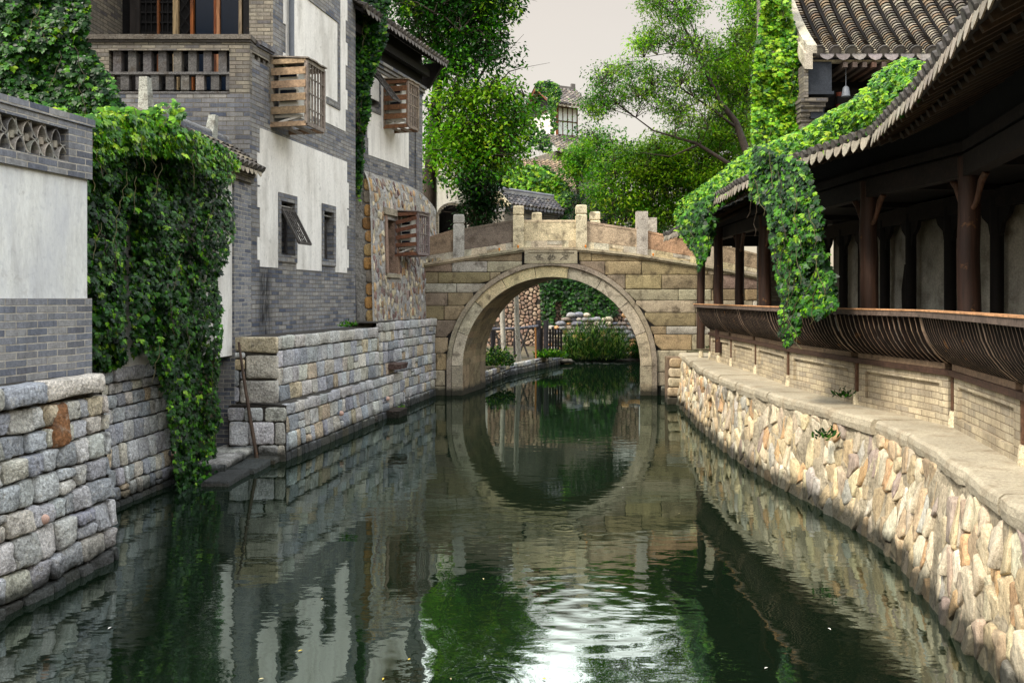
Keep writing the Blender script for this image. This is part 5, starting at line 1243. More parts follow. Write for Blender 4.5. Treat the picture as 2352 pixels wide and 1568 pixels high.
mb = MB(); mb.box(gf, .0, gl_ - .1, ze + .64, ze + .80, -.08, .08, lin((140, 138, 134))); mb.tube([gf(-.03, ze + .86, 0), gf(gl_ - .05, ze + .86, 0)], .08, 8, lin((120, 120, 126))); mb.build('ridge', M['tile'], t)
mb = MB(); gv = lambda d, z, u=-.05: gf(u, ze + z, d)
for d0, z0, d1, z1 in ((-.84, -.06, 0, .70), (0, .70, .84, -.06)): mb.beam(gv(d0, z0), gv(d1, z1), .15, .14, lin((184, 172, 142)))
for d0, z0, d1, z1 in ((-.54, -.08, 0, .36), (0, .36, .54, -.08)): mb.beam(gv(d0, z0, -.02), gv(d1, z1, -.02), .13, .11, lin((168, 156, 128)))
mb.add([gv(-.8, -.1, .0), gv(.8, -.1, .0), gv(0, .7, .0)], [(0, 1, 2)], lin((140, 128, 104))); mb.build('gable', M['granite'], t)
# arched white wall
A0 = Frame((984 - CX) * 33 / F, 33.0, 1, .05)
t = thing('courtyard_wall', 'white courtyard wall with a dark arched doorway and brick pier behind the left end of the bridge', 'wall', A0(0, .4))
ax = lambda px: (px - CX) * 33.1 / F - A0.x
mb = MB(); c0, ra, cz = ax(1038), .5, 5.75; lo = 1.0
for i in range(24):
    a, b = lerp(ax(985), ax(1120), i / 24), lerp(ax(985), ax(1120), (i + 1) / 24); m_ = (a + b) / 2
    z_ = cz + math.sqrt(max(0, ra * ra - (m_ - c0) ** 2)) if abs(m_ - c0) < ra else lo
    mb.poly([A0(a, z_, 0), A0(b, z_, 0), A0(b, 7.9, 0), A0(a, 7.9, 0)])
mb.build('plaster', M['plaster'], t)
mb = MB()
for k in range(16):
    a0, a1 = math.pi * k / 16, math.pi * (k + 1) / 16; q = [(c0 + r * math.cos(a), cz + r * math.sin(a)) for a, r in ((a0, ra), (a0, ra + .1), (a1, ra + .1), (a1, ra))]; mb.poly([A0(u, z, .04) for u, z in q])
mb.box(A0, c0 - ra - .1, c0 - ra, lo, cz, -.1, .04); mb.box(A0, ax(968), ax(988), lo, 7.6, -.3, .12); mb.box(A0, ax(988), ax(1002), lo, 7.3, -.3, .03)
mb.build('brick_trim', M['brick_warm'], t)
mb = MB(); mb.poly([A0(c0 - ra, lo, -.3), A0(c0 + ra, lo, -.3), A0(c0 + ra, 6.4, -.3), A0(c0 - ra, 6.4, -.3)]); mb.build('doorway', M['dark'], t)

# far house with a clerestory
D = Frame((1280 - CX) * 58 / F, 58.0, 1, .5)
t = thing('far_house', 'far house rising above the trees with a timber clerestory window and weathered tile roofs', 'house', D(0, 1))
du = D.u(1326); sv = lambda py, Y=58: H - (py - HY) * Y / F
mb = MB(); dw = 3.7; gz0 = sv(310)
mb.box(D, -.0, du, gz0, sv(243), -dw, 0); mb.build('wall', M['plaster'], t)
mb = MB()
for z0, z1, zf in ((gz0 + .02, sv(246), 0),):
    for k in range(5): x = lerp(.03, du - .03, k / 4); mb.beam(D(x, z0, .04), D(x, z1, .04), .07 if k in (0, 4) else .045, .05, lin((84, 52, 34)), up=D.n)
    for z in (z0, (z0 + z1) / 2, z1): mb.beam(D(0, z, .045), D(du, z, .045), .05, .06, lin((74, 46, 32)))
mb.beam(D(-.03, gz0, .0), D(-.03, sv(240), .0), .16, .16, lin((120, 66, 34))); wn = mb.build('window', M['wood'], t)
mb = MB(); mb.box(D, .02, du - .02, gz0 + .05, sv(247), .0, .02); mb.build('pane', M['paper'], wn)
def gable_roof(t, fr, u0, u1, w0, ov, z, rise, cols=((100, 96, 92), (124, 116, 108), (80, 76, 74)), n=10, r=.11, spc=.3):
    mb = MB(); hw = w0 / 2 + ov
    for sg in (1, -1):
        Qr = lambda t_, s, sg=sg: fr(t_, z + rise * s - .12 * math.sin(math.pi * s), -w0 / 2 + sg * hw * (1 - s))
        k = int((u1 - u0) / spc); tiles(mb, Qr, [lerp(u0, u1, q / k) for q in range(k + 1)], n if sg > 0 else 3, r=r, drip=.14, cols=cols, pan=(150, 136, 116), seg=4)
    o = mb.build('tile_roof', M['tile'], t); mb = MB()
    mb.box(fr, u0, u1, z + rise - .05, z + rise + .16, -w0 / 2 - .1, -w0 / 2 + .1, lin((96, 92, 88))); mb.box(fr, u1 - .3, u1, z + rise + .16, z + rise + .4, -w0 / 2 - .08, -w0 / 2 + .08, lin((96, 92, 88))); mb.build('ridge', M['tile'], o)
    mb = MB()
    for sg in (1, -1): mb.hexa([fr(u0 - .05, z - .3, -w0 / 2 + sg * hw), fr(u0 + .05, z - .3, -w0 / 2 + sg * hw), fr(u0 + .05, z + rise - .3, -w0 / 2), fr(u0 - .05, z + rise - .3, -w0 / 2), fr(u0 - .05, z + .05, -w0 / 2 + sg * hw), fr(u0 + .05, z + .05, -w0 / 2 + sg * hw), fr(u0 + .05, z + rise + .05, -w0 / 2), fr(u0 - .05, z + rise + .05, -w0 / 2)], lin((120, 74, 46)))
    mb.build('barge_board', M['wood'], o); mb = MB()
    mb.add([fr(u0 + .45, z - .1, -w0 / 2 + hw * .75), fr(u0 + .45, z - .1, -w0 / 2 - hw * .75), fr(u0 + .45, z + rise, -w0 / 2)], [(0, 1, 2)]); mb.build('gable', M['wood_dark'], o)
gable_roof(t, D, -.6, du + .9, dw, .6, sv(243) + .0, 1.7)
mb = MB(); mb.box(D, -.8, du + 1.5, .5, gz0 - 1.3, -dw - .5, 1.2); mb.build('lower_wall', M['brick_warm'], t)
Ql = lambda t_, s: D(t_, gz0 - 1.35 + 1.35 * s, 1.95 - 2.0 * s); mb = MB(); tiles(mb, Ql, [-1.0 + .32 * k for k in range(18)], 9, r=.1, drip=.14, cols=((112, 106, 98), (98, 94, 90), (132, 124, 112)), pan=(150, 136, 116), seg=4); mb.build('lower_roof', M['tile'], t)
# nearer tiled roof slope between the two trees
t = thing('tiled_roof_house', 'low house showing only a ribbed brown tile slope between the ivy and the trees', 'house', V((2.4, 52, 1)))
N_ = Frame((1212 - CX) * 52 / F, 52.0, 1, .2)
mb = MB(); Qn = lambda t_, s: N_(t_, sv(428, 52) + 2.0 * s, -2.4 * s); tiles(mb, Qn, [.3 * k for k in range(11)], 14, r=.09, drip=.12, cols=((150, 130, 104), (132, 114, 92), (112, 96, 80)), pan=(120, 104, 84), seg=4); mb.build('tile_roof', M['tile'], t)
mb = MB(); mb.box(N_, 0, 3.0, .5, sv(436, 52), -2.8, -.3); mb.build('wall', M['brick_warm'], t)

# left bank beyond the arch
S, lb = two_line([(-1.0, 27.0), (-.2, 30.5), (1.0, 33.6), (2.1, 36.4)], [(-1.0, 27.0), (-.2, 30.5), (1.0, 33.6), (2.1, 36.4)], 0, .4, 1); mb = MB(); wall_back(mb, S, 0, lb.L, -.3, .38, m=1)
for c in coursed(0, lb.L, -.05, .42, (.2, .28), (.25, .6), gap=.03): stone(mb, c, S, .06, pick(GREY, .2), rnd=.04)
mb.build('stone_wall', [M['stone'], M['mortar']], base=(0, 31, 0), label='low rough stone bank edge seen through the arch', cat='stone wall')
# rubble wall with pinkish stones
S = lambda u, v, d: V((-1.2 + u, 41.5 - .05 * u - d, v)); mb = MB(); wall_back(mb, S, 0, 7.2, .3, 4.3, m=1)
for c in voro(0, 7.2, .4, 4.3, .2, .2, gap=.035, keep=.97): stone(mb, c, S, .05, pick([(150, 126, 108), (138, 112, 96), (162, 140, 120), (128, 108, 96)], .15), rnd=.08)
mb.build('rubble_wall', [M['stone_rough'], M['mortar']], base=(2, 42, .4), label='pinkish rubble wall half covered by ivy, seen through the arch', cat='wall')
# dry stone wall of boulders
def boulder(mb, c, r, col):
    vs = []; n, m_ = 8, 5; s_ = R.uniform(0, 100); sc = V((R.uniform(1.0, 1.6), R.uniform(.8, 1.1), R.uniform(.55, .85)))
    for i in range(m_ + 1):
        for k in range(n):
            th, ph = math.pi * i / m_, 2 * math.pi * k / n; d = V((math.sin(th) * math.cos(ph), math.sin(th) * math.sin(ph), math.cos(th))); d = d * (1 + .3 * mn.noise(d * 1.4 + V((s_, 0, 0))))
            vs.append(V(c) + V((d.x * sc.x, d.y * sc.y, d.z * sc.z)) * r)
    mb.add(vs, [(i * n + k, (i + 1) * n + k, (i + 1) * n + (k + 1) % n, i * n + (k + 1) % n) for i in range(m_) for k in range(n)], col, 0, True)
mb = MB(); z = .1
BO = [(176, 170, 160), (150, 148, 148), (120, 122, 130), (196, 182, 156), (206, 160, 110), (186, 176, 166), (140, 128, 116)]
for row in range(11):
    z = .12 + row * .185; x = 1.55 + R.uniform(0, .2)
    while x < 7.0:
        r = R.uniform(.1, .19); topz_ = 1.75 + .25 * math.sin((x - 1.5) * 1.0) + (.5 if x > 5 else 0) - (0 if x > 2.2 else .3)
        if z < topz_: boulder(mb, (x, 38.6 + .0 * x + R.uniform(-.06, .06) - (.25 if x > 4.4 else 0) * (x - 4.4), z), r, pick(BO, .15))
        x += r * 1.9
mb.box(Frame(1.5, 38.95, 1, 0), 0, 5.4, 0, 1.4, -.3, 0, lin((40, 38, 34))); mb.build('dry_stone_wall', M['stone'], base=(4, 38.6, 0), label='loose dry stone wall of rounded boulders behind the reeds', cat='wall')
mb = MB(); boulder(mb, (5.15, 38.0, .02), .42, lin((190, 170, 156))); mb.v = [(x, y, .02 + (z - .02) * .25) for x, y, z in mb.v]; mb.build('flat_rock', M['stone'], base=(5.1, 38, 0), label='flat pale rock at the water beside the reeds', cat='rock')
mb = MB(); boulder(mb, (2.15, 36.2, .12), .36, lin((170, 158, 140))); mb.v = [(x, y, .12 + (z - .12) * .35) for x, y, z in mb.v]; mb.build('flat_rock', M['stone'], base=(2.1, 36.2, 0), label='flat stone block at the end of the low bank edge', cat='rock')
# log fence and pale poles
t = thing('log_fence', 'dark log fence with crossed struts on the bank under the arch', 'fence', V((.2, 34.5, .4)))
for x in (-.75, .15, 1.05, 1.35):
    mb = MB(); mb.tube([V((x, 34.5, .35)), V((x, 34.5, 1.85 if x > .5 else 1.6))], .1, 9, lin((60, 58, 62))); mb.build('post', M['wood_v'], t)
mb = MB(); mb.tube([V((-.9, 34.4, 1.5)), V((.2, 34.4, 1.52)), V((1.05, 34.4, 1.62))], .06, 8, lin((110, 110, 118))); mb.build('rail', M['wood_v'], t)
for x in (-.5, .45):
    for a, b in ((-.2, .2), (.2, -.2)): mb = MB(); mb.tube([V((x + a, 34.45, .4)), V((x + b, 34.45, 1.5))], .04, 7, lin((96, 92, 90))); mb.build('strut', M['wood_v'], t)
mb = MB()
for k in range(8): x = 1.15 + k * .11; mb.box(Frame(x, 34.8, 1, 0), 0, .09, .35, 1.55 + R.uniform(-.12, .1), -.05, 0, vary(lin((44, 40, 38)), .3))
mb.build('plank', M['wood_v'], t)
for x, lab, y in (((1153 - CX) * 32 / F, 'pale leaning concrete pole under the arch, the left one', 32), ((1186 - CX) * 32.5 / F, 'pale concrete pole under the arch, the right one', 32.5)):
    mb = MB(); mb.tube([V((x + .1, y, .2)), V((x + .02, y, 1.8)), V((x - .04, y, 4.4))], [.10, .095, .085], 12, lin((172, 168, 156))); mb.build('concrete_pole', M['granite'], base=(x, y, .2), label=lab, cat='pole')
mb = MB(); mb.tube([V((.92, 33.5, .35)), V((.9, 33.5, 1.6))], .035, 7, lin((160, 110, 60))); mb.build('wooden_stake', M['wood_v'], base=(.92, 33.5, .35), label='thin orange-brown stake standing before the dark planks', cat='stake')

# ================================================================ IVY
def ivy(name_label, mask, place, n, size, pal, thick=.3, leaflets=5, group=None, cat='ivy', stems=7, tips=.12, under=0.45):
    """place(px,py,d) -> (point, outward normal); d metres in front of the carrying surface"""
    lv = Leaves(); keys = list(pal); pts = sample(mask, n)
    for i, (x, y) in enumerate(pts):
        lump = .5 + .5 * mn.noise(V((x * .013, y * .011, 3.3))) + .25 * mn.noise(V((x * .04, y * .04, 9)))
        inner = R.random() < under
        d = thick * max(.02, lump) * (R.random() * .6 if inner else R.uniform(.75, 1.1))
        r = place(x, y, d)
        if r is None: continue
        p, nn = r
        k = R.random(); key = keys[0][0]
        for kk, w in keys:
            if k < w: key = kk; break
            k -= w
        c = gcol(key); k_ = R.uniform(.75, 1.2); c = tuple(q * k_ for q in c)
        lv.spray(p, nn, size * R.uniform(.6, 1.25), c, leaflets)
    t = thing('ivy', name_label, cat, V(np.mean(np.array(lv.p), 0).tolist()), group)
    t.location.z = min(p[2] for p in lv.p); t['_base'] = tuple(t.location)
    leaf_object('foliage', lv.p, lv.n, lv.t, lv.s, lv.c, M['leaf'], t, width=.95)
    mb = MB()
    for x, y in sample(mask, stems):
        pts_ = []; dx_ = R.uniform(-.4, .4)
        for k in range(7):
            r = place(x + dx_ * k * 14 + R.uniform(-5, 5), y + k * 14, thick * .8 + .03)
            if r is None: break
            pts_.append(r[0])
        if len(pts_) > 3: mb = MB(); mb.tube(pts_, [.0045] * len(pts_), 5, pick([(84, 80, 50), (64, 54, 42)])); mb.build('stem', M['wood'], t)
    return t
def on_frame(fr):
    def f_(px, py, d):
        g = fr.off(d); u, v = g.px(px, py); return g(u, v), g.n
    return f_
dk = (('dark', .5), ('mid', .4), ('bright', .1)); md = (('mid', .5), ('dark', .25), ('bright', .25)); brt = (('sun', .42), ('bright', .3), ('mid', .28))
# upper-left mass
t0 = Frame(-9.5, 13.2, 1, .12)
mb = MB(); mb.box(t0, 0, 2.75, 1.8, 9.5, -.4, 0); mb.build('garden_house', M['plaster_blue'], base=(-8, 13.4, 1.8), label='pale wall almost wholly hidden by ivy above the nearest plaster wall', cat='wall')
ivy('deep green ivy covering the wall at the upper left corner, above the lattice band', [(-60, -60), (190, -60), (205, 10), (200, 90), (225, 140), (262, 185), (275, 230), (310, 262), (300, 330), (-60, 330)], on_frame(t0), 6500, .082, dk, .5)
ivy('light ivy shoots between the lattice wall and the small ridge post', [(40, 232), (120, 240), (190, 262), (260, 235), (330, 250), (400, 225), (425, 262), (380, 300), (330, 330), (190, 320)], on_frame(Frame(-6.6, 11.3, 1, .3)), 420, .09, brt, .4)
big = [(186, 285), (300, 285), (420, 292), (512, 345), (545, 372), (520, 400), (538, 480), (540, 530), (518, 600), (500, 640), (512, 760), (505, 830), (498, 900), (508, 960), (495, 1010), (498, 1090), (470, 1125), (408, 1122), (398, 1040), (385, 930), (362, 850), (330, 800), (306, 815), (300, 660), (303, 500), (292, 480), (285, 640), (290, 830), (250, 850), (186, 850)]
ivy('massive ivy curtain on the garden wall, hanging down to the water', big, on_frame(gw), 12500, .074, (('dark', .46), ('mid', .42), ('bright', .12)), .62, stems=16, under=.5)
ivy('bright ivy crown spilling over the top of the garden wall', [(186, 270), (300, 262), (400, 285), (470, 305), (556, 362), (535, 420), (480, 400), (420, 360), (300, 350), (200, 380)], on_frame(gw.off(.45)), 1500, .074, (('sun', .15), ('bright', .45), ('mid', .4)), .3)
ivy('narrow hanging ivy between the tall house and the white house', [(806, -40), (905, -40), (885, 40), (888, 90), (872, 130), (858, 165), (846, 210), (850, 260), (836, 300), (832, 380), (826, 470), (817, 420), (812, 200)], on_frame(Frame(-6, 21.3, 1, 0)), 2900, .09, dk, .5)
# walkway ivy
def sheet(eline, back):
    ln = Line(off_poly(eline, back)); return ln
def on_roof(EVp, ez, rng):
    def f_(px, py, d):
        r = R.uniform(*rng); pl_ = off_poly(EVp, r); a = (px - CX) / F
        for p, q in zip(pl_, pl_[1:]):
            A_, B_ = V(p), V(q); dd = B_ - A_; den = dd.x - a * dd.y
            if abs(den) < 1e-6: continue
            s_ = (a * A_.y - A_.x) / den
            if 0 <= s_ <= 1:
                Y = A_.y + dd.y * s_; z = H - (py - HY) * Y / F; zr = ez + .55 * max(0, r)
                if z < zr - .08 or (r >= 0 and z > zr + .85): return None
                return V((a * Y, Y, z)), (V((-.55, -.5, .75))).normalized()
        return None
    return f_
def on_sheet(EVp, lo, hi, flip=None):
    def f_(px, py, d):
        pl_ = off_poly(EVp, -lerp(lo, hi, min(1, d / .35))); a = (px - CX) / F
        for p, q in zip(pl_, pl_[1:]):
            A_, B_ = V(p), V(q); dd = B_ - A_; den = dd.x - a * dd.y
            if abs(den) < 1e-6: continue
            s_ = (a * A_.y - A_.x) / den
            if 0 <= s_ <= 1:
                Y = A_.y + dd.y * s_; return V((a * Y, Y, H - (py - HY) * Y / F)), V((-.85, -.5, .1)).normalized()
        return None
    return f_
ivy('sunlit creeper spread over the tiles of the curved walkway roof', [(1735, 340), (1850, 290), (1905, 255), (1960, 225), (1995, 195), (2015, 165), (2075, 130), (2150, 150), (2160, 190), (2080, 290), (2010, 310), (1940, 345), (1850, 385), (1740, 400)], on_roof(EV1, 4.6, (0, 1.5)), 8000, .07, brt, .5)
ivy('light green creeper over the far, lower length of walkway roof', [(1545, 470), (1640, 405), (1735, 330), (1790, 330), (1780, 400), (1735, 425), (1640, 480), (1600, 540), (1555, 560)], on_roof([(3.8, 14), (3.8, 17.5), (3.84, 21.9)], 4.3, (-.1, 1.4)), 3800, .076, brt, .4)
ivy('long clump of creeper hanging from the walkway eave down past the railing', [(1728, 330), (1850, 372), (1872, 440), (1892, 500), (1888, 560), (1916, 640), (1922, 700), (1880, 728), (1842, 715), (1832, 760), (1806, 800), (1794, 760), (1792, 690), (1782, 610), (1768, 540), (1764, 470), (1722, 450)], on_sheet(EV1, .0, .3), 3300, .078, (('dark', .35), ('mid', .4), ('bright', .25)), .35, stems=24)
ivy('small creeper clump hanging over the far corner of the walkway roof', [(1562, 490), (1640, 440), (1700, 405), (1735, 420), (1650, 470), (1640, 540), (1622, 590), (1606, 620), (1596, 580), (1560, 530)], on_sheet([(3.8, 16), (3.84, 21.9)], .0, .3), 1000, .1, md, .35)
ivy('tall column of bright ivy beside the ribbed tile roof', [(1728, 200), (1745, 60), (1757, -60), (1812, -60), (1816, 30), (1834, 110), (1848, 180), (1852, 290), (1800, 320), (1730, 330)], on_frame(Frame(5.2, 20.8, 1, 0)), 4600, .095, brt, .6)
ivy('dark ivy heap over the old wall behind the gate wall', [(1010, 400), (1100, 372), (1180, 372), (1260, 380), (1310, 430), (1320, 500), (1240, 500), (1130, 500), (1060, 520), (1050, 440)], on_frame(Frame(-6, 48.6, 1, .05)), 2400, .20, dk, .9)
mb = MB(); mb.box(Frame(-3.6, 49.3, 1, .05), 0, 6.6, .4, 9.2, -.3, 0); mb.build('old_wall', M['brick_warm'], base=(0, 49.3, .4), label='old wall behind the gate wall, buried under dark ivy', cat='wall')
ivy('sunny ivy top on the old wall to the right of the gate wall', [(1150, 420), (1175, 385), (1230, 378), (1290, 410), (1320, 470), (1270, 480), (1200, 440)], on_frame(Frame(-6, 47.8, 1, .05)), 900, .19, brt, .6)
ivy('ivy curtain on the pinkish rubble wall, seen through the arch', [(1238, 620), (1400, 620), (1420, 720), (1390, 735), (1350, 720), (1330, 745), (1292, 735), (1290, 690), (1275, 690), (1272, 760), (1246, 748)], on_frame(Frame(-1.2, 41.35, 1, -.05)), 2300, .13, (('dark', .55), ('mid', .45)), .35)
ivy('climber draped over the gable of the far house', [(1228, 190), (1260, 182), (1285, 195), (1290, 215), (1278, 240), (1280, 290), (1268, 310), (1262, 250), (1256, 220), (1232, 205)], on_frame(Frame((1230 - CX) * 57 / F, 57, 1, 0)), 520, .19, md, .3, leaflets=3)
ivy('leafy trailer growing by the lower roof of the far house', [(1190, 300), (1240, 290), (1260, 310), (1270, 330), (1262, 350), (1230, 340)], on_frame(Frame((1180 - CX) * 56 / F, 56, 1, 0)), 300, .19, md, .3, leaflets=3)

# ================================================================ TREES
def tree(label, trunk, masks, depth, nclump, per, cr, size, pal, limbs=(), twigs=True, width=.75, name='tree', flat=.6, bark=(46, 38, 32), lx=1.0, tw=.02):
    pts = [P(*p[:3]) for p in trunk]; rad = [p[3] for p in trunk]
    t = thing(name, label, 'tree', V((pts[0].x, pts[0].y, .5)))
    mb = MB(); mb.tube(pts, rad, 10, lin(bark)); mb.build('trunk', M['bark'], t)
    nodes = list(pts); nr_ = list(rad); mb = MB()
    for lb_ in limbs:
        q = [P(*p[:3]) for p in lb_]; r_ = [p[3] for p in lb_]; mb.tube(q, r_, 7, lin(bark)); 
        for a, b in zip(q, q[1:]): nodes += [a, a.lerp(b, .5), b]; nr_ += [.03] * 3
    for a, b in zip(pts, pts[1:]): nodes.append(a.lerp(b, .5)); nr_.append(.05)
    lv = Leaves(); keys = list(pal)
    tot = sum(m[1] for m in masks)
    for mask, wgt in masks:
        for x, y in sample(mask, int(nclump * wgt / tot)):
            Y = R.uniform(*depth); ip = .75 * cr * F / Y
            if wgt > .2 and R.random() < .78 and not all(inpoly(x + a_, y + b_, mask) for a_, b_ in ((ip, 0), (-ip, 0), (0, ip * .7), (0, -ip * .7))): continue
            c = P(x, y, Y); nd = min(nodes, key=lambda q: (q - c).length + (1.5 if q.z > c.z else 0))
            if twigs:
                m_ = nd.lerp(c, .5) + V((R.gauss(0, .12), R.gauss(0, .12), R.uniform(0, .3))); mb.tube([nd, m_, c + V((0, 0, -.02))], [tw * 1.3, tw, tw * .5], 5, lin(bark), cap=False)
                for _ in range(2):
                    e = c + V((R.gauss(0, cr), R.gauss(0, cr), R.gauss(0, cr * .5))); mb.tube([m_.lerp(c, .6), e], [tw * .5, tw * .25], 4, lin(bark), cap=False)
                if R.random() < .3: nodes.append(c); nr_.append(.02)
            rr = cr * R.choice((R.uniform(.4, .8), R.uniform(.8, 1.5))); k = R.random(); key = keys[-1][0]
            for kk, w in keys:
                if k < w: key = kk; break
                k -= w
            base = gcol(key); kb = R.uniform(.65, 1.3)
            for _ in range(int(per * (rr / cr) ** 1.5 * R.uniform(.7, 1.3))):
                d = V((R.gauss(0, 1), R.gauss(0, 1), R.gauss(0, flat))); d *= rr / max(1.0, d.length * .75)
                p = c + d; tp = V((R.gauss(0, 1), R.gauss(0, 1), -.5 + R.gauss(0, .5))) + d * .6; nn = V((R.gauss(0, .5), R.gauss(0, .5), 1))
                lv.one(p, nn, tp, size * R.uniform(.6, 1.3), tuple(q * kb * R.uniform(.85, 1.15) for q in base))
    if mb.v: mb.build('branch', M['bark'], t)
    leaf_object('crown', lv.p, lv.n, lv.t, lv.s, lv.c, M['leaf_tree'], t, width=width)
    return t
# dark tree, upper left
tree('large dark green tree towering behind the white house', [(985, 600, 31, .25), (988, 400, 31, .22), (1005, 200, 31, .18), (1000, 60, 31, .12), (980, -80, 31, .06)],
     [([(880, -160), (1120, -160), (1180, -30), (1190, 30), (1160, 60), (1175, 110), (1150, 135), (1110, 150), (1060, 175), (1010, 190), (985, 160), (960, 110), (910, 40), (880, 20)], 1)], (28.5, 33), 430, 95, .50, .165,
     (('dark', .55), ('mid', .35), ('bright', .10)), limbs=[[(1040, 300, 31, .09), (1100, 180, 30, .05), (1150, 100, 30, .02)], [(1035, 250, 31, .09), (1080, 90, 31, .05), (1120, 0, 31, .02)], [(1030, 200, 31, .08), (970, 100, 30, .04), (940, 0, 30, .02)]])
tree('sunlit yellow-green tree between the white house and the far house', [(1085, 560, 30, .16), (1088, 430, 30, .14), (1095, 330, 30, .10), (1085, 230, 30, .05)],
     [([(965, 215), (985, 200), (1020, 190), (1070, 165), (1110, 185), (1150, 175), (1215, 150), (1205, 200), (1228, 240), (1238, 300), (1215, 340), (1210, 380), (1160, 400), (1110, 430), (1030, 440), (985, 400), (965, 380)], 1)], (28, 32), 330, 72, .42, .15,
     (('sun', .5), ('bright', .25), ('mid', .25)), limbs=[[(1100, 400, 30, .06), (1040, 330, 29, .03), (1000, 270, 29, .015)], [(1100, 380, 30, .06), (1160, 300, 30, .03), (1205, 220, 30, .012)]])
# airy locust on the right
trunkA = [(1790, 640, 27, .22), (1760, 520, 27, .19), (1740, 440, 27, .16), (1715, 350, 27.5, .13), (1690, 280, 28, .10), (1650, 230, 28, .08), (1620, 160, 28, .06), (1570, 60, 28, .035), (1540, -30, 28, .02)]
tree('tall airy locust tree with a slanting bare trunk over the bridge', trunkA,
     [([(1440, -120), (1600, -120), (1615, 30), (1580, 60), (1545, 90), (1500, 40), (1470, 20)], .10), ([(1480, 60), (1640, 80), (1660, 150), (1600, 170), (1570, 120), (1500, 100)], .05), ([(1450, 95), (1510, 90), (1500, 112), (1460, 108)], .015),
      ([(1360, 170), (1430, 130), (1500, 140), (1560, 150), (1640, 200), (1660, 300), (1560, 300), (1480, 250), (1400, 250), (1350, 200)], .13), ([(1345, 225), (1380, 215), (1400, 260), (1360, 270)], .02)], (26.5, 30), 560, 58, .27, .10, (('sun', .3), ('bright', .3), ('pale', .15), ('mid', .25)),
     limbs=[[(1650, 225, 28, .035), (1600, 128, 27.5, .025), (1540, 122, 27.5, .015), (1480, 132, 27.5, .008)], [(1700, 300, 28, .05), (1620, 240, 27.5, .03), (1560, 200, 27, .02), (1500, 200, 27, .01)], [(1740, 440, 27, .09), (1680, 380, 27, .07), (1600, 330, 27, .05), (1500, 300, 27, .025), (1420, 240, 27, .012), (1380, 190, 27, .008)],
            [(1620, 160, 28, .03), (1590, 60, 28, .02), (1560, 0, 28, .01)], [(1610, 330, 27, .04), (1540, 360, 27, .02), (1470, 350, 27, .01)]], width=.6, tw=.010)
tree('feathery bright tree filling the gap beside the tall ivy column', [(1690, 620, 31, .2), (1700, 450, 31, .16), (1710, 250, 31, .1), (1722, 60, 31, .05), (1728, -60, 31, .03)],
     [([(1640, 110), (1690, 60), (1745, 20), (1760, 60), (1740, 330), (1740, 420), (1600, 450), (1480, 430), (1420, 400), (1430, 340), (1520, 300), (1600, 300), (1650, 250), (1600, 180)], .9), ([(1680, 0), (1740, -90), (1760, -90), (1750, 60), (1700, 50)], .07)], (28.5, 33), 1200, 62, .38, .125, (('sun', .5), ('bright', .25), ('pale', .15), ('mid', .10)), flat=.4,
     limbs=[[(1700, 420, 31, .08), (1620, 380, 30, .05), (1540, 370, 30, .03), (1470, 380, 30, .015)], [(1708, 300, 31, .06), (1660, 200, 31, .03), (1650, 130, 31, .015)]], width=.6, tw=.012)
tree('low spreading tree with fern-like leaves right behind the bridge parapet', [(1560, 620, 30, .16), (1555, 520, 30, .13), (1530, 450, 30, .08), (1500, 400, 30, .04)],
     [([(1345, 400), (1400, 345), (1440, 320), (1480, 350), (1530, 335), (1560, 380), (1680, 400), (1740, 420), (1640, 480), (1600, 560), (1540, 540), (1480, 520), (1420, 505), (1350, 480)], 1)], (28.5, 31.5), 560, 62, .40, .125, (('sun', .5), ('bright', .3), ('mid', .2)), width=.6, flat=.32,
     limbs=[[(1550, 500, 30, .06), (1470, 460, 29.5, .03), (1400, 430, 29.5, .015)], [(1555, 520, 30, .06), (1630, 460, 30, .03), (1690, 430, 30, .015)]], tw=.012)
tree('rounded light green bush on the lower roof beside the far house', [(1330, 470, 49, .1), (1325, 400, 49, .07), (1320, 360, 49, .04)], [([(1285, 360), (1300, 335), (1340, 322), (1375, 340), (1380, 385), (1340, 420), (1300, 400)], 1)], (47, 50), 110, 90, .42, .16, (('bright', .6), ('mid', .4)))
tree('distant bright tree line right of the far house', [(1380, 480, 50, .15), (1380, 340, 50, .08)], [([(1325, 290), (1365, 283), (1400, 300), (1415, 330), (1460, 350), (1440, 400), (1350, 400), (1330, 330)], 1)], (48, 52), 110, 70, .55, .17, (('bright', .5), ('mid', .5)))
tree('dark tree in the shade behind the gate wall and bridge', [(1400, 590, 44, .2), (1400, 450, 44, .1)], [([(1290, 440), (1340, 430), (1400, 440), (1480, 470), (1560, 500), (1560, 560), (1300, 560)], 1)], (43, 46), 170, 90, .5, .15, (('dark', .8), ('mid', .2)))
tree('black-shadowed bush under the sunlit tree beside the white arched wall', [(1100, 600, 28.6, .1), (1098, 470, 28.6, .06)], [([(1056, 400), (1140, 395), (1150, 470), (1128, 520), (1066, 520), (1060, 460)], 1)], (28, 29.3), 120, 80, .34, .13, (('dark', 1.0),), name='bush')
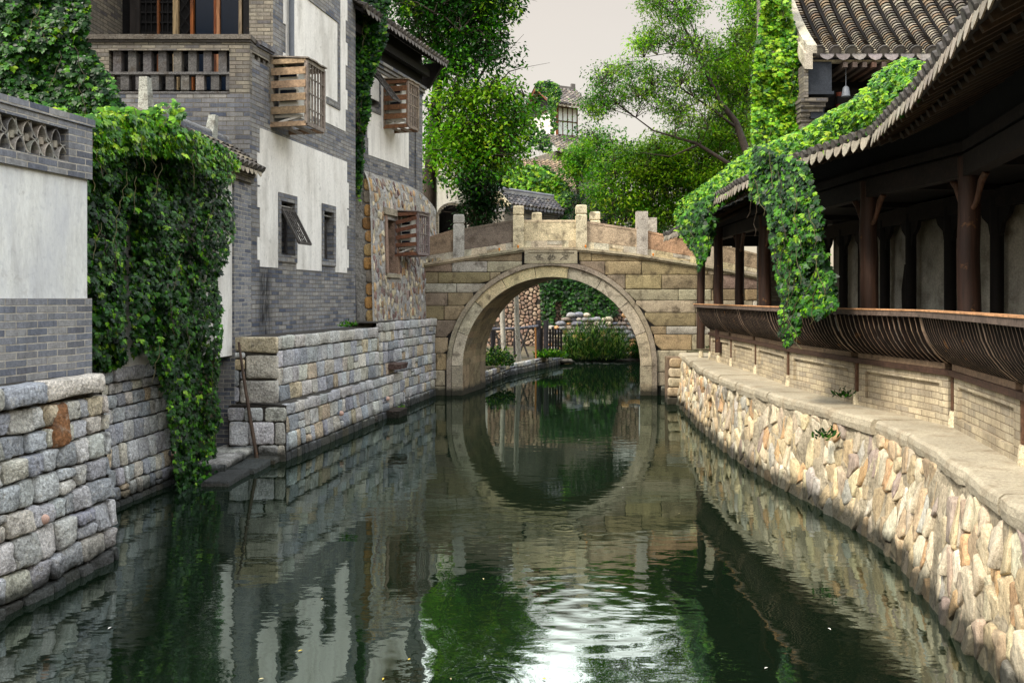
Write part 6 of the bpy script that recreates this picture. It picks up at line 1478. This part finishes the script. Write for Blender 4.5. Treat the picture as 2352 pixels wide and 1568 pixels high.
# reeds and small plants
def tuft(label, c, rx, ry, h, n, wdt, cols, lean=.35, cat='reeds', name='reed_clump', blade=1.0):
    lv = Leaves()
    for _ in range(n):
        a = R.uniform(0, 6.283); r = math.sqrt(R.random()); b = V((c[0] + rx * r * math.cos(a), c[1] + ry * r * math.sin(a), c[2])); hh = h * (1 - .35 * r * r) * R.uniform(.35, 1.0)
        for k in range(3):
            z = R.uniform(.1, 1) * hh; p = b + V((0, 0, z)) + V((R.gauss(0, .05), R.gauss(0, .05), 0)); t_ = V((R.gauss(0, lean), R.gauss(0, lean), R.uniform(.3, 1)))
            lv.one(p, V((R.gauss(0, 1), R.gauss(0, 1), .3)), t_, blade * R.uniform(.6, 1.3), tuple(q * R.uniform(.7, 1.3) for q in gcol(R.choice(cols))))
    leaf_object(name, lv.p, lv.n, lv.t, lv.s, lv.c, M['leaf'], None, width=wdt, label=label, cat=cat)
tuft('dense green reed clump on the far bank, seen through the arch', (3.55, 37.3, .0), 1.45, .6, 1.9, 1500, .12, ['pale', 'mid', 'dark'], blade=.34)
tuft('narrow reeds at the water on the right under the arch', (5.6, 37.8, 0), .45, .3, 1.3, 220, .12, ['mid', 'dark'], blade=.36)
tuft('low weeds and shrub on the bank corner left under the arch', (-.45, 29.6, .4), .5, .6, .75, 420, .8, ['dark', 'mid', 'pale'], lean=.8, cat='shrub', name='shrub', blade=.11)
tuft('bright weeds at the foot of the dark planks', (1.5, 34.0, .4), .6, .3, .35, 420, .7, ['bright', 'mid'], lean=.8, cat='weeds', name='weeds', blade=.12)
tuft('green shrub peeking out behind the lowest timber cage', (-2.1, 26.9, 3.3), .45, .4, .95, 420, .8, ['bright', 'mid'], lean=.8, cat='shrub', name='shrub', blade=.13)
for fr_, px, py, lab in ((Frame(-4.05, 14.9, .197, 1).off(.1), 800, 752, 'small weed rooted on the top of the plinth below the tall house'), (Frame(-3.8, 14.6, .174, 1).off(.05), 918, 943, 'tiny weed at the waterline beside the jutting stone block')):
    u, v = fr_.px(px, py); p = fr_(u, v); tuft(lab, (p.x, p.y, v), .12, .12, .18, 22, .5, ['mid', 'bright'], lean=.9, cat='weed', name='weed', blade=.09)
for px, py, Y, lab in ((1941, 915, 11.9, 'small weed at the foot of the cream brick parapet'), (1905, 1010, 11.0, 'small weed growing out of the sunlit retaining wall'), (1640, 802, 21.5, 'small weed at the far end of the walkway')):
    p = P(px, py, Y); tuft(lab, (p.x - .05, p.y, p.z), .07, .07, .2, 14, .55, ['mid', 'dark'], lean=.7, cat='weed', name='weed', blade=.09)
# floating leaves
lf = [(940, 1515, 'yellow'), (1035, 1612, 'pale'), (600, 1660, 'pale'), (252, 1443, 'white'), (690, 1495, 'yellow'), (880, 1640, 'yellow'), (1330, 1010, 'white'), (1760, 1535, 'white'), (1110, 1330, 'pale'), (740, 1376, 'pale'), (1430, 1120, 'white'), (1560, 1180, 'pale'), (1905, 1445, 'white'), (1250, 1640, 'yellow')]
LFL = ['yellow fleck on the water below the white house reflection', 'yellowish fallen leaf near the bottom edge, left of the ripple rings', 'pale fleck near the bottom edge below the plinth reflection', 'white fleck beside the nearest stone wall',
 'small yellow leaf in the middle of the reflected plaster wall', 'yellow fleck near the bottom edge right of the reflected plaster wall', 'white fleck under the arch in its dark reflection', 'white fleck in the dark reflection of the walkway roof', 'pale fleck just above the small ripple ring, to its left',
 'pale fleck in front of the stepped plinth', 'white fleck low in the reflected arch', 'pale fleck right of the reflected arch', 'white fleck nearest the sunlit wall at the lower right', 'yellow leaf at the bottom edge in the bright sky reflection']
for i, (px, py, kd) in enumerate(lf):
    py = min(py, 1560); Y = F * H / (py - HY); p = V(((px - CX) * Y / F, Y, .006)); a = R.uniform(0, 6.28); s_ = .02 * R.uniform(.7, 1.2)
    mb = MB(); q = [(-1, 0), (-.3, .4), (.5, .32), (1, 0), (.5, -.3), (-.3, -.35)]
    vs = [p + V((math.cos(a) * x * s_ - math.sin(a) * y * s_, math.sin(a) * x * s_ + math.cos(a) * y * s_, .004 * abs(y) * 3)) for x, y in q]
    mb.add(vs, [(0, 1, 2, 3), (0, 3, 4, 5)], lin({'yellow': (206, 180, 70), 'pale': (170, 160, 120), 'white': (214, 210, 200)}[kd]))
    mb.build('fallen_leaf', M['wood'], base=p, label=LFL[i], cat='leaf', group='flecks floating on the canal')
